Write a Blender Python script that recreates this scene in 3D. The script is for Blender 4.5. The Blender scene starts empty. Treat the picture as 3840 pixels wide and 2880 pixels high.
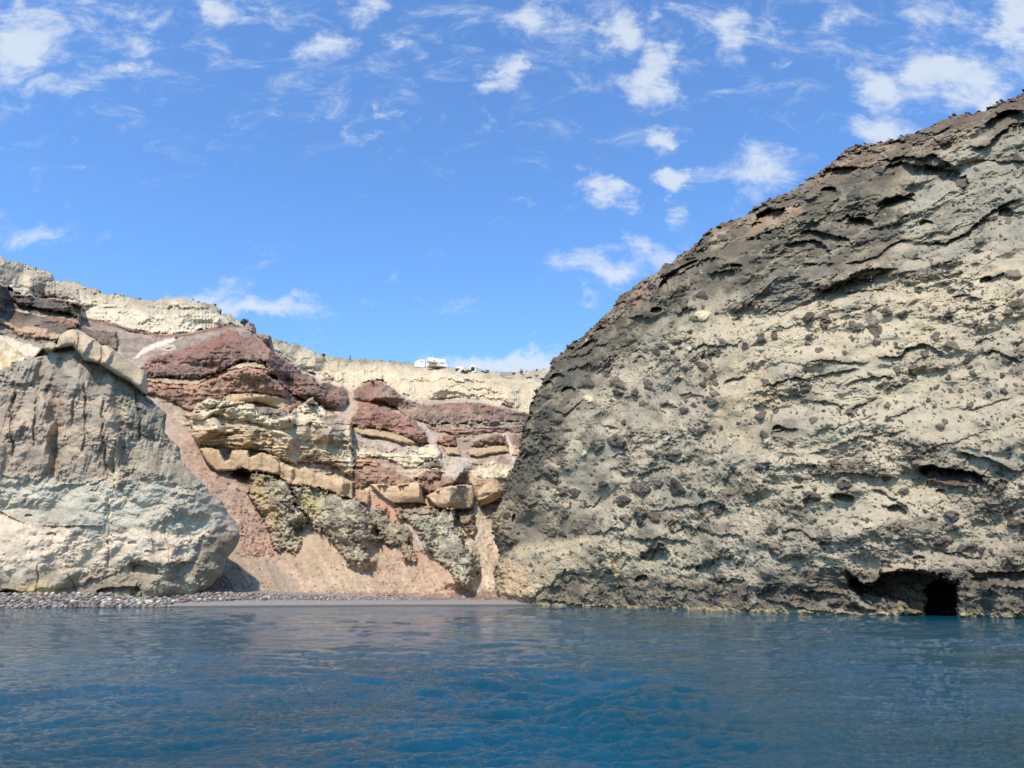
import bpy, math, random
import numpy as np
random.seed(7)
f32 = np.float32
SC = bpy.context.scene
COL = SC.collection

# ------------------------------------------------------------------ camera
FPX = 2794.0            # focal length, in pixels of a 3840 wide frame
PITCH = math.atan((2212 - 1440) / FPX)
CAMZ = 2.5
cam_d = bpy.data.cameras.new("camera")
cam = bpy.data.objects.new("camera", cam_d)
COL.objects.link(cam)
cam.location = (0, 0, CAMZ)
cam.rotation_euler = (math.pi / 2 + PITCH, 0, 0)
cam_d.sensor_width = 36.0
cam_d.lens = 36.0 * FPX / 3840.0
cam_d.clip_end = 20000
SC.camera = cam
SP, CP = math.sin(PITCH), math.cos(PITCH)

# ------------------------------------------------------------------ light
SUN_EL = math.radians(54)
SUN_AZ = math.radians(201)       # compass direction the sun stands in (0 = +Y, clockwise)
sx, sy, sz = math.sin(SUN_AZ) * math.cos(SUN_EL), math.cos(SUN_AZ) * math.cos(SUN_EL), math.sin(SUN_EL)
sun_d = bpy.data.lights.new("sun", 'SUN')
sun = bpy.data.objects.new("sun", sun_d)
COL.objects.link(sun)
sun_d.energy = 3.5
sun_d.angle = math.radians(2.2)
sun_d.color = (1.0, 0.915, 0.81)
from mathutils import Vector
sun.rotation_euler = Vector((sx, sy, sz)).to_track_quat('Z', 'Y').to_euler()

SC.view_settings.view_transform = 'Standard'
SC.view_settings.look = 'None'
SC.view_settings.gamma = 1.0
SC.view_settings.exposure = 0.37

# ------------------------------------------------------------------ pixel rays
def ray(px, py):
    """direction with y component 1 for a point of the 3840x2880 frame"""
    cx = (px - 1920.0) / FPX
    cy = (1440.0 - py) / FPX
    dy = CP - cy * SP
    return cx / dy, (SP + cy * CP) / dy
def at(px, py, D):
    a, b = ray(px, py)
    return Vector((a * D, D, CAMZ + b * D))

# traced points are read off enlarged crops: (x offset, y offset, scale)
CR = {'F': (0, 0, 0.576042), 'S': (0, 0, 1.0),
      'C1': (0, 900, 2.212), 'C2': (0, 1600, 2.212), 'C3': (600, 1100, 2.765), 'C4': (600, 1650, 2.5525),
      'C5': (1250, 1250, 2.6024), 'C6': (1250, 1700, 2.4578),
      'R1': (1800, 1200, 2.212), 'R2': (1800, 1750, 2.212), 'R3': (2300, 600, 2.212), 'R4': (2840, 300, 2.212),
      'R5': (2840, 1000, 2.212), 'R6': (2840, 1700, 2.212)}
def T(c, pts):
    ox, oy, s = CR[c]
    return [(ox + x / s, oy + y / s) for x, y in pts]

# ------------------------------------------------------------------ world: sky and clouds
world = bpy.data.worlds.new("World")
SC.world = world
world.use_nodes = True
nt = world.node_tree
nt.nodes.clear()
def N(tree, typ, **kw):
    n = tree.nodes.new(typ)
    for k, v in kw.items():
        setattr(n, k, v)
    return n
def math_n(tree, op, a, b=None, c=None, clamp=False):
    n = tree.nodes.new('ShaderNodeMath'); n.operation = op; n.use_clamp = clamp
    for i, v in enumerate((a, b, c)):
        if v is None: continue
        if isinstance(v, (int, float)): n.inputs[i].default_value = v
        else: tree.links.new(v, n.inputs[i])
    return n.outputs[0]
def vmath(tree, op, a, b=None, c=None):
    n = tree.nodes.new('ShaderNodeVectorMath'); n.operation = op
    for i, v in enumerate((a, b, c)):
        if v is None: continue
        if isinstance(v, (tuple, list)): n.inputs[i].default_value = v
        else: tree.links.new(v, n.inputs[i])
    return n
sky = N(nt, 'ShaderNodeTexSky', sky_type='NISHITA')
sky.sun_disc = False
sky.sun_elevation = SUN_EL
sky.sun_rotation = SUN_AZ
sky.altitude = 0
sky.air_density = 1.0
sky.dust_density = 0.6
sky.ozone_density = 2.0
tc = N(nt, 'ShaderNodeTexCoord')
sep = N(nt, 'ShaderNodeSeparateXYZ')
nt.links.new(tc.outputs['Generated'], sep.inputs[0])
yy = math_n(nt, 'MAXIMUM', math_n(nt, 'ABSOLUTE', sep.outputs['Y']), 0.02)
a_ = math_n(nt, 'DIVIDE', sep.outputs['X'], yy)
b_ = math_n(nt, 'DIVIDE', sep.outputs['Z'], yy)
cmb = N(nt, 'ShaderNodeCombineXYZ')
nt.links.new(a_, cmb.inputs[0]); nt.links.new(b_, cmb.inputs[1])
AB = cmb.outputs[0]
# warp the coordinates so that cloud outlines are ragged
wn = N(nt, 'ShaderNodeTexNoise'); wn.inputs['Scale'].default_value = 9.0; wn.inputs['Detail'].default_value = 6.0
wn.inputs['Roughness'].default_value = 0.62
nt.links.new(AB, wn.inputs['Vector'])
wv = vmath(nt, 'SUBTRACT', wn.outputs['Color'], (0.5, 0.5, 0.5)).outputs[0]
ABw = vmath(nt, 'MULTIPLY_ADD', wv, (0.22, 0.16, 0.0), AB).outputs[0]
BLOBS = [(50,110,120,90,1),(110,190,80,40,.7),(20,60,60,60,.7),(255,38,65,30,.5),(335,50,55,30,.55),(295,95,50,25,.55),(215,70,50,55,.35),
 (285,150,40,25,.6),(485,12,80,30,.85),(780,22,60,30,.6),(700,92,65,36,.9),(865,95,55,36,.5),(455,85,40,25,.35),(770,295,32,32,.55),
 (840,237,25,15,.5),(1105,155,40,42,.9),(1060,240,45,25,.5),(1170,35,90,50,.75),(1320,65,55,65,.8),(1430,15,45,28,.7),(1400,160,65,65,1),
 (1455,110,35,35,.65),(1590,70,60,60,.75),(1700,60,90,30,.5),(1800,45,60,30,.6),(1700,145,28,16,.45),(1425,300,42,30,.85),(1470,365,44,30,.9),
 (1320,425,50,32,.8),(1640,370,120,60,.8),(1480,460,32,60,.45),(1350,560,150,38,.85),(1250,645,60,22,.5),(1120,430,28,14,.45),
 (1910,185,90,55,.85),(2050,165,120,60,1),(2100,60,70,40,.6),(2200,40,60,90,1),(1900,285,90,40,.75),(2150,215,60,40,.95),(1990,40,70,28,.5),
 (545,665,130,30,.95),(430,625,100,25,.6),(120,515,80,26,.45),(155,380,32,16,.4),(1110,785,140,44,1.4),(820,640,70,18,.35),(1000,650,50,20,.3),(250,640,90,22,.35),
 (-200,200,180,120,.8),(-150,500,160,60,.6),(2400,100,180,120,.9),(700,-200,200,120,.6),(1600,-250,260,120,.7)]
acc = None
for (bx, by, rx, ry, dn) in BLOBS:
    px, py = bx / 0.576042, by / 0.576042
    ca, cb = ray(px, py)
    a2, _ = ray(px + rx / 0.576042, py); _, b2 = ray(px, py - ry / 0.576042)
    s0, s1 = 1 / (1.5 * abs(a2 - ca)), 1 / (1.5 * abs(b2 - cb))
    ln = vmath(nt, 'MULTIPLY_ADD', ABw, (s0, s1, 0), (-ca * s0, -cb * s1, 0)).outputs[0]
    le = vmath(nt, 'LENGTH', ln).outputs['Value']
    v = math_n(nt, 'MULTIPLY_ADD', le, -dn, dn, clamp=False)
    acc = v if acc is None else math_n(nt, 'MAXIMUM', acc, v)
fl = N(nt, 'ShaderNodeMapRange', interpolation_type='SMOOTHSTEP'); fl.inputs['From Min'].default_value = .5; fl.inputs['From Max'].default_value = .85; fl.inputs['To Max'].default_value = .20
nt.links.new(b_, fl.inputs['Value'])
acc = math_n(nt, 'MAXIMUM', acc, fl.outputs[0])
# streaky fine structure
st = N(nt, 'ShaderNodeMapping'); st.inputs['Rotation'].default_value = (0, 0, math.radians(32)); st.inputs['Scale'].default_value = (1.0, 1.9, 1)
nt.links.new(AB, st.inputs['Vector'])
n1 = N(nt, 'ShaderNodeTexNoise'); n1.inputs['Scale'].default_value = 11; n1.inputs['Detail'].default_value = 9; n1.inputs['Roughness'].default_value = 0.7
n1.inputs['Distortion'].default_value = 0.5
nt.links.new(st.outputs[0], n1.inputs['Vector'])
nn = math_n(nt, 'SUBTRACT', n1.outputs['Fac'], 0.5)
dens = math_n(nt, 'MULTIPLY_ADD', nn, 1.9, math_n(nt, 'MULTIPLY', acc, 1.15))
dens = math_n(nt, 'SUBTRACT', dens, 0.13)
front = math_n(nt, 'GREATER_THAN', sep.outputs['Y'], 0.02)
mr = N(nt, 'ShaderNodeMapRange', interpolation_type='SMOOTHSTEP'); mr.inputs['From Min'].default_value = 0.0; mr.inputs['From Max'].default_value = 0.8
nt.links.new(dens, mr.inputs['Value'])
cover = math_n(nt, 'MULTIPLY', mr.outputs[0], 0.84)
cover = math_n(nt, 'MULTIPLY', cover, front)
tint = N(nt, 'ShaderNodeMix', data_type='RGBA', blend_type='MULTIPLY'); tint.inputs['Factor'].default_value = 1.0
nt.links.new(sky.outputs[0], tint.inputs['A']); tint.inputs['B'].default_value = (0.78, 1.11, 1.43, 1)
mixc = N(nt, 'ShaderNodeMix', data_type='RGBA')
nt.links.new(cover, mixc.inputs['Factor']); nt.links.new(tint.outputs['Result'], mixc.inputs['A'])
mixc.inputs['B'].default_value = (3.9, 4.3, 4.8, 1)
bg = N(nt, 'ShaderNodeBackground'); bg.inputs['Strength'].default_value = 0.15
nt.links.new(mixc.outputs['Result'], bg.inputs['Color'])
wo = N(nt, 'ShaderNodeOutputWorld')
nt.links.new(bg.outputs[0], wo.inputs[0])

# ------------------------------------------------------------------ helpers
def tag(o, label=None, cat=None, group=None, kind=None):
    if label: o["label"] = label
    if cat: o["category"] = cat
    if group: o["group"] = group
    if kind: o["kind"] = kind
    return o
def link(name, me, parent=None, mat=None):
    o = bpy.data.objects.new(name, me)
    COL.objects.link(o)
    if parent: o.parent = parent
    if mat: me.materials.append(mat)
    return o
def mesh_np(name, V, Q, smooth=True):
    me = bpy.data.meshes.new(name)
    me.vertices.add(len(V)); me.vertices.foreach_set('co', np.ascontiguousarray(V, f32).ravel())
    me.loops.add(Q.size); me.loops.foreach_set('vertex_index', np.ascontiguousarray(Q, np.int32).ravel())
    me.polygons.add(len(Q)); k = Q.shape[1]
    me.polygons.foreach_set('loop_start', np.arange(0, Q.size, k, dtype=np.int32))
    me.update(calc_edges=True)
    if smooth:
        me.polygons.foreach_set('use_smooth', np.ones(len(Q), bool))
    else:
        me.polygons.foreach_set('use_smooth', np.zeros(len(Q), bool))
    return me
def lin(c):
    c = np.array(c, float) / 255.0
    return np.where(c <= 0.04045, c / 12.92, ((c + 0.055) / 1.055) ** 2.4)
ALB = 0.78
def alb(c):
    l = (lin(c) * ALB) ** 0.86
    g_ = float(l @ np.array([.2126, .7152, .0722]))
    return ((g_ + (l - g_) * .86) * np.array([1.05, .985, .85])).astype(f32)

_rng = np.random.RandomState(11)
_perm = _rng.permutation(1024).astype(np.int32)
_perm = np.concatenate([_perm, _perm])
_ga = _rng.rand(1024) * 2 * np.pi
_gx, _gy = np.cos(_ga).astype(f32), np.sin(_ga).astype(f32)
def pn(x, y, seed=0):
    xi = np.floor(x).astype(np.int32); yi = np.floor(y).astype(np.int32)
    xf = (x - xi).astype(f32); yf = (y - yi).astype(f32)
    xi = (xi + seed * 37) & 1023; yi = (yi + seed * 91) & 1023
    x1 = (xi + 1) & 1023; y1 = (yi + 1) & 1023
    u = xf * xf * xf * (xf * (xf * 6 - 15) + 10); v = yf * yf * yf * (yf * (yf * 6 - 15) + 10)
    p0 = _perm[xi]; p1 = _perm[x1]
    def g(p, yy_, dx, dy):
        h = _perm[p + yy_ & 1023]
        return _gx[h] * dx + _gy[h] * dy
    a = g(p0, yi, xf, yf); b = g(p1, yi, xf - 1, yf)
    c = g(p0, y1, xf, yf - 1); d = g(p1, y1, xf - 1, yf - 1)
    ab = a + u * (b - a); cd = c + u * (d - c)
    return (ab + v * (cd - ab)) * f32(1.5)
def fbm(x, y, octv, seed=0, gain=0.5):
    s = 0; amp = 1.0; fr = 1.0
    for i in range(octv):
        s = s + f32(amp) * pn(x * f32(fr) + f32(i * 17.3), y * f32(fr) - f32(i * 9.1), seed + i)
        amp *= gain; fr *= 2.03
    return s
def ridged(x, y, octv, seed=0, gain=0.5):
    s = 0; amp = 1.0; fr = 1.0
    for i in range(octv):
        s = s + f32(amp) * (1 - 2 * np.abs(pn(x * f32(fr) + f32(i * 7.7), y * f32(fr) + f32(i * 3.3), seed + i)))
        amp *= gain; fr *= 2.07
    return s
def worley(x, y, seed=0):
    xi = np.floor(x).astype(np.int32); yi = np.floor(y).astype(np.int32)
    f1 = np.full(x.shape, 9, f32); f2 = f1.copy(); idn = np.zeros(x.shape, f32)
    for dx in (-1, 0, 1):
        for dy in (-1, 0, 1):
            cx = xi + dx; cy = yi + dy
            h = _perm[_perm[(cx + seed * 13) & 1023] + ((cy + seed * 7) & 1023) & 1023]
            ox = cx + 0.5 + 0.45 * _gx[h]; oy = cy + 0.5 + 0.45 * _gy[h]
            d = ((x - ox) ** 2 + (y - oy) ** 2).astype(f32)
            m = d < f1
            f2 = np.where(m, f1, np.minimum(f2, d)); idn = np.where(m, h / f32(1024), idn); f1 = np.where(m, d, f1)
    return np.sqrt(f1), np.sqrt(f2), idn
def ss(a, b, x):
    t = np.clip((x - a) / (b - a), 0, 1)
    return t * t * (3 - 2 * t)
def sdf_poly(X, Y, pts):
    """positive inside"""
    P = np.array(pts, f32); n = len(P)
    best = np.full(X.shape, 1e12, f32); inside = np.zeros(X.shape, bool)
    for i in range(n):
        ax, ay = P[i]; bx, by = P[(i + 1) % n]
        ex, ey = bx - ax, by - ay
        wx = X - ax; wy = Y - ay
        t = np.clip((wx * ex + wy * ey) / (ex * ex + ey * ey + 1e-9), 0, 1)
        dx = wx - ex * t; dy = wy - ey * t
        np.minimum(best, dx * dx + dy * dy, out=best)
        if ay != by:
            c = ((ay <= Y) & (by > Y)) | ((by <= Y) & (ay > Y))
            inside ^= c & (X < ax + (Y - ay) * (ex / ey))
    d = np.sqrt(best)
    return np.where(inside, d, -d)
def tps(pts):
    """smooth interpolation of log depth through control points (x, y, D)"""
    P = np.array(pts, float); n = len(P)
    xy = P[:, :2] / 1000.0; v = np.log(P[:, 2])
    r2 = ((xy[:, None] - xy[None]) ** 2).sum(-1)
    K = 0.5 * r2 * np.log(r2 + 1e-12)
    K[np.arange(n), np.arange(n)] = 0.004
    A = np.zeros((n + 3, n + 3)); A[:n, :n] = K
    A[:n, n] = 1; A[:n, n + 1:] = xy; A[n, :n] = 1; A[n + 1:, :n] = xy.T
    w = np.linalg.solve(A, np.concatenate([v, [0, 0, 0]]))
    def f(X, Y):
        x = X / 1000.0; y = Y / 1000.0
        s = w[n] + w[n + 1] * x + w[n + 2] * y
        for i in range(n):
            q = (x - xy[i, 0]) ** 2 + (y - xy[i, 1]) ** 2
            s = s + w[i] * 0.5 * q * np.log(q + 1e-12)
        return np.exp(s)
    return f

class Relief:
    """A rock surface built as a dense sheet: a base surface of real depth, carved by hollows, ledges, blocks and boulders."""
    def __init__(s, x0, x1, y0, y1, step, ctrl, outline, seed, uv):
        s.step = step
        xs = np.arange(x0, x1 + step, step, dtype=f32); ys = np.arange(y0, y1 + step, step, dtype=f32)
        s.x0, s.y0 = x0, y0
        s.X, s.Y = np.meshgrid(xs, ys)
        # coarse evaluation of the base depth, then bilinear
        cs = 10
        cx = np.arange(x0 - 20, x1 + 60, cs); cy = np.arange(y0 - 20, y1 + 60, cs)
        CX, CY = np.meshgrid(cx, cy); f = tps(ctrl)(CX, CY)
        ix = (s.X[0] - cx[0]) / cs; iy = (s.Y[:, 0] - cy[0]) / cs
        i0 = ix.astype(int); j0 = iy.astype(int); fx = ix - i0; fy = (iy - j0)[:, None]
        r0 = f[j0][:, i0] * (1 - fx) + f[j0][:, i0 + 1] * fx
        r1 = f[j0 + 1][:, i0] * (1 - fx) + f[j0 + 1][:, i0 + 1] * fx
        s.D = (r0 * (1 - fy) + r1 * fy).astype(f32)
        a, b = ray(s.X, s.Y); s.ra, s.rb = a.astype(f32), b.astype(f32)
        wx, wy, wz = s.ra * s.D, s.D, CAMZ + s.rb * s.D
        s.wz = wz.astype(f32)
        s.u = (uv[0] * wx + uv[1] * wy + (uv[3] if len(uv) > 3 else 0) * wz).astype(f32)
        s.v = (wz + uv[2] * wy).astype(f32)
        if len(uv) > 4:
            # rock grain measured along upright walls
            s.u = ((s.X - 1920) * 185 / FPX).astype(f32); s.v = ((2300 - s.Y) * 185 / FPX).astype(f32)
        s.h = np.zeros_like(s.D)                       # metres towards the viewer's side
        s.c = np.zeros(s.D.shape + (3,), f32)
        s.wr = fbm(s.u * f32(.33), s.v * f32(.33), 6, seed + 50, .58)      # ragged edge noise
        s.wr2 = fbm(s.u * f32(1.1), s.v * f32(1.1), 5, seed + 60, .62)
        s.seed = seed
        s.sd = sdf_poly(s.X, s.Y, outline)
    def base(s, c):
        s.c[:] = alb(c)
    def box(s, pts, m):
        xs = [p[0] for p in pts]; ys = [p[1] for p in pts]
        i0 = max(0, int((min(xs) - m - s.x0) / s.step)); i1 = min(s.X.shape[1], int((max(xs) + m - s.x0) / s.step) + 1)
        j0 = max(0, int((min(ys) - m - s.y0) / s.step)); j1 = min(s.X.shape[0], int((max(ys) + m - s.y0) / s.step) + 1)
        return (slice(j0, j1), slice(i0, i1)) if i1 > i0 and j1 > j0 else None
    def zone(s, cr, pts, c1, c2=None, prot=0., R=20., soft=3., warp=6., mix_s=.5, tex=None, lay=0., op=1.0, steep=0., calm=0.):
        pts = T(cr, pts)
        B = s.box(pts, soft + abs(warp) * 2 + 8)
        if B is None: return
        d = sdf_poly(s.X[B], s.Y[B], pts) + f32(warp) * (s.wr[B] + .5 * s.wr2[B])
        w = (ss(-soft, soft, d) * op).astype(f32)
        col = alb(c1)[None, None, :] * np.ones(w.shape + (1,), f32)
        if c2 is not None:
            m = ss(-.35, .35, fbm(s.u[B] * f32(mix_s), s.v[B] * f32(mix_s), 5, s.seed + int(abs(pts[0][0])) % 50, .6))[..., None]
            col = col * (1 - m) + alb(c2) * m
        if lay:
            q = pn(s.u[B] * f32(.03), s.v[B] * f32(lay) + s.wr[B] * f32(.35), 5) + .6 * pn(s.u[B] * f32(.06), s.v[B] * f32(lay * 2.7) + s.wr[B] * f32(.6), 9)
            col = col * (1 + .55 * q[..., None])
            s.h[B] += (w * q * .25).astype(f32)
        s.c[B] = s.c[B] * (1 - w[..., None]) + np.clip(col, .01, .95) * w[..., None]
        if prot:
            t = np.clip(d / R, 0, 1)
            s.h[B] += (prot * np.sqrt(np.clip(1 - (1 - t) ** 2, 0, 1))).astype(f32)
        if calm: s.h[B] -= (calm * w * s.noise[B]).astype(f32)
        if steep:
            # turn the leaning base into an upright wall that rises from the zone's lower edge
            m = d > 0; Yb = s.Y[B]; Db = s.D[B]
            ok = m.any(0)
            jb = m.shape[0] - 1 - np.argmax(m[::-1], 0)
            if ok.sum() > 3:
                cols = np.arange(m.shape[1])
                jb = np.interp(cols, cols[ok], jb[ok].astype(float))
                k = np.ones(61) / 61.; jb = np.convolve(np.pad(jb, 30, mode='edge'), k, 'valid')
                D0 = Db[np.clip(jb.astype(int), 0, m.shape[0] - 1), cols][None, :]
                s.h[B] += (steep * w * np.clip(Db - D0, -2, 45)).astype(f32)
        if tex: tex(s, B, w, d)
    def hollow(s, cr, x, y, rx, ry, ang=0., A=2., edge=.10, low=0.0):
        sc = CR[cr][2]; (px, py), = T(cr, [(x, y)]); rx /= sc; ry /= sc
        r = max(rx, ry) * 1.5
        B = s.box([(px - r, py - r), (px + r, py + r)], 4)
        if B is None: return
        ca, sa = math.cos(math.radians(ang)), math.sin(math.radians(ang))
        dx = s.X[B] - px; dy = s.Y[B] - py
        p = (dx * ca + dy * sa) / rx; q = (-dx * sa + dy * ca) / ry
        e = np.sqrt(p * p + q * q) + .22 * s.wr[B] + .10 * s.wr2[B]
        m = ss(1.0, 1.0 - edge - .25 * np.clip(q + .3, 0, 1), e) * np.clip((1.0 - q * (1 - low)) * .55 + .1, 0, 1)
        s.h[B] -= (A * m).astype(f32)
    def ledge(s, cr, pts, A=1., up=14., dn=26., col=None, jag=9.):
        pts = T(cr, pts)
        B = s.box(pts, max(up, dn) * 4)
        if B is None: return
        px = [p[0] for p in pts]; py = [p[1] for p in pts]
        order = np.argsort(px); px = np.array(px)[order]; py = np.array(py)[order]
        X = s.X[B]; yl = np.interp(X, px, py) + jag * s.wr[B] + jag * .6 * s.wr2[B]
        dy = s.Y[B] - yl
        L = px[-1] - px[0]; tp = max(10, L * .18)
        t = ss(px[0] - 2, px[0] + tp, X) * ss(px[-1] + 2, px[-1] - tp, X)
        dn_ = dn * (1 + .5 * s.wr[B])
        g = np.where(dy > 0, -np.exp(-(np.clip(dy, 0, None) / np.maximum(dn_ * 1.5, 5)) ** 2) * .55, .35 * np.exp(np.minimum(dy, 0) / up))
        s.h[B] += (A * .62 * t * g).astype(f32)
        if col is not None:
            w = (t * np.exp(-(dy / up) ** 2) * .75 * ss(-.5, .3, s.wr2[B]))[..., None].astype(f32)
            s.c[B] = s.c[B] * (1 - w) + alb(col) * w
    def crest(s, cr, pts, A, wl, wr):
        A = A * getattr(s, 'kc', 1.0)
        """a ridge line running down the picture; the rock falls away to its left and right"""
        pts = T(cr, pts)
        B = s.box(pts, max(wl, wr) + 20)
        if B is None: return
        py = np.array([p[1] for p in pts]); px = np.array([p[0] for p in pts]); o = np.argsort(py)
        Y = s.Y[B]; xc = np.interp(Y, py[o], px[o]) + 7 * s.wr[B]
        d = s.X[B] - xc
        t = ss(py.min() - 25, py.min() + 25, Y) * ss(py.max() + 25, py.max() - 25, Y)
        g = np.where(d < 0, np.clip(1 + d / wl, 0, 1), np.clip(1 - d / wr, 0, 1))
        g = g * g * (3 - 2 * g) * .3 + g * .7
        s.h[B] += (A * t * g).astype(f32)
    def bomb(s, px, py, r, asp=1., ang=0., hm=.55, col=None, rn=None, keep=0.12):
        rn = rn or random
        i = (px - s.x0) / s.step; j = (py - s.y0) / s.step; rr = r / s.step * 1.35 + 2
        i0, i1 = int(max(0, i - rr)), int(min(s.X.shape[1], i + rr + 1)); j0, j1 = int(max(0, j - rr)), int(min(s.X.shape[0], j + rr + 1))
        if i1 - i0 < 2 or j1 - j0 < 2: return
        B = (slice(j0, j1), slice(i0, i1))
        dx = s.X[B] - px; dy = s.Y[B] - py
        ca, sa = math.cos(ang), math.sin(ang)
        p = (dx * ca + dy * sa); q = (-dx * sa + dy * ca) / asp
        th = np.arctan2(q, p); a1, a2, a3 = rn.random() * 6.28, rn.random() * 6.28, rn.random() * 6.28
        rad = r * (1 + .16 * np.sin(2 * th + a1) + .12 * np.sin(3 * th + a2) + .07 * np.sin(5 * th + a3))
        e = (p * p + q * q) / (rad * rad) + .25 * s.wr2[B]
        m = np.clip(1 - e, 0, 1)
        mpp = float(s.D[min(j0 + (j1 - j0) // 2, s.D.shape[0] - 1), min(i0 + (i1 - i0) // 2, s.D.shape[1] - 1)]) / FPX
        s.h[B] += (hm * r * mpp * np.sqrt(m) * (1 + .35 * s.wr2[B])).astype(f32)
        if col is not None:
            w = ss(0, keep * 2, m)[..., None].astype(f32)
            s.c[B] = s.c[B] * (1 - w) + col * (1 + .25 * s.wr2[B][..., None]) * w
    def build(s, name, mat, rim_R=60., rim_A=6., ragged=5., back=(0, 30, -12)):
        sd = s.sd + f32(ragged) * (s.wr + .8 * s.wr2)
        t = np.clip(sd / rim_R, 0, 1)
        h = s.h - rim_A * (1 - np.sqrt(np.clip(1 - (1 - t) ** 2, 0, 1)))
        D = s.D - h
        s.Df = D
        V = np.stack([s.ra * D, D, CAMZ + s.rb * D], -1)
        vm = sd > 0
        qm = vm[:-1, :-1] & vm[1:, :-1] & vm[:-1, 1:] & vm[1:, 1:]
        used = np.zeros(vm.shape, bool)
        used[:-1, :-1] |= qm; used[1:, :-1] |= qm; used[:-1, 1:] |= qm; used[1:, 1:] |= qm
        idx = np.full(vm.shape, -1, np.int64); idx[used] = np.arange(used.sum())
        a = idx[:-1, :-1][qm]; b = idx[:-1, 1:][qm]; c = idx[1:, 1:][qm]; d = idx[1:, :-1][qm]
        Q = np.stack([a, d, c, b], -1)
        VV = V[used]; CC = np.clip(s.c[used], .012, .93)
        # close the back: every open edge is carried away behind the rock
        pad = np.pad(qm, 1)
        def edges(nb, p, q):
            m = qm & ~nb
            return np.stack([p[m], q[m]], -1)
        E = []
        up_ = pad[:-2, 1:-1]; dn_ = pad[2:, 1:-1]; lf = pad[1:-1, :-2]; rt = pad[1:-1, 2:]
        E.append(edges(up_, idx[:-1, 1:], idx[:-1, :-1])); E.append(edges(dn_, idx[1:, :-1], idx[1:, 1:]))
        E.append(edges(lf, idx[:-1, :-1], idx[1:, :-1])); E.append(edges(rt, idx[1:, 1:], idx[:-1, 1:]))
        E = np.concatenate(E)
        bv = np.unique(E); base_n = len(VV)
        mp = np.full(base_n, -1, np.int64); mp[bv] = np.arange(len(bv))
        rb_ = VV[bv]; rx = rb_[:, :1] / rb_[:, 1:2]
        def off_(k, kz): return rb_ + np.concatenate([rx * back[1] * k + back[0] * k, np.full_like(rx, back[1] * k), np.full_like(rx, back[2] * kz)], 1)
        r1 = off_(.25, .12); r2 = off_(1., 1.)
        n1 = base_n + mp[E]; n2 = base_n + len(bv) + mp[E]
        Q = np.concatenate([Q, np.stack([E[:, 0], n1[:, 0], n1[:, 1], E[:, 1]], -1)[:, ::-1], np.stack([n1[:, 0], n2[:, 0], n2[:, 1], n1[:, 1]], -1)[:, ::-1]])
        VV = np.concatenate([VV, r1, r2]); CC = np.concatenate([CC, CC[bv], CC[bv]])
        me = mesh_np(name, VV, Q)
        at_ = me.attributes.new('rock', 'FLOAT_COLOR', 'POINT')
        at_.data.foreach_set('color', np.concatenate([CC, np.ones((len(CC), 1), f32)], 1).astype(f32).ravel())
        o = link(name, me, mat=mat)
        return o
    def point(s, px, py):
        j = int(np.clip((py - s.y0) / s.step, 0, s.X.shape[0] - 1)); i = int(np.clip((px - s.x0) / s.step, 0, s.X.shape[1] - 1))
        return float(s.Df[j, i])

# ------------------------------------------------------------------ materials
def rock_mat(name, sc=1.0, bump=.5, var=.35):
    m = bpy.data.materials.new(name); m.use_nodes = True
    t = m.node_tree; b = t.nodes['Principled BSDF']
    b.inputs['Roughness'].default_value = .95
    b.inputs['Specular IOR Level'].default_value = .15
    at_ = N(t, 'ShaderNodeAttribute', attribute_name='rock')
    tcn = N(t, 'ShaderNodeTexCoord')
    n = N(t, 'ShaderNodeTexNoise'); n.inputs['Scale'].default_value = 1.6 * sc; n.inputs['Detail'].default_value = 8; n.inputs['Roughness'].default_value = .72
    t.links.new(tcn.outputs['Object'], n.inputs['Vector'])
    mr_ = N(t, 'ShaderNodeMapRange'); mr_.inputs['From Min'].default_value = .25; mr_.inputs['From Max'].default_value = .75
    mr_.inputs['To Min'].default_value = 1 - var; mr_.inputs['To Max'].default_value = 1 + var
    t.links.new(n.outputs['Fac'], mr_.inputs['Value'])
    mx = N(t, 'ShaderNodeMix', data_type='RGBA', blend_type='MULTIPLY'); mx.inputs['Factor'].default_value = 1
    t.links.new(at_.outputs['Color'], mx.inputs['A']); t.links.new(mr_.outputs[0], mx.inputs['B'])
    t.links.new(mx.outputs['Result'], b.inputs['Base Color'])
    bp = N(t, 'ShaderNodeBump'); bp.inputs['Strength'].default_value = bump; bp.inputs['Distance'].default_value = .12 / sc
    n2 = N(t, 'ShaderNodeTexNoise'); n2.inputs['Scale'].default_value = 4.0 * sc; n2.inputs['Detail'].default_value = 6; n2.inputs['Roughness'].default_value = .7
    t.links.new(tcn.outputs['Object'], n2.inputs['Vector'])
    t.links.new(n2.outputs['Fac'], bp.inputs['Height']); t.links.new(bp.outputs[0], b.inputs['Normal'])
    return m
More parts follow.
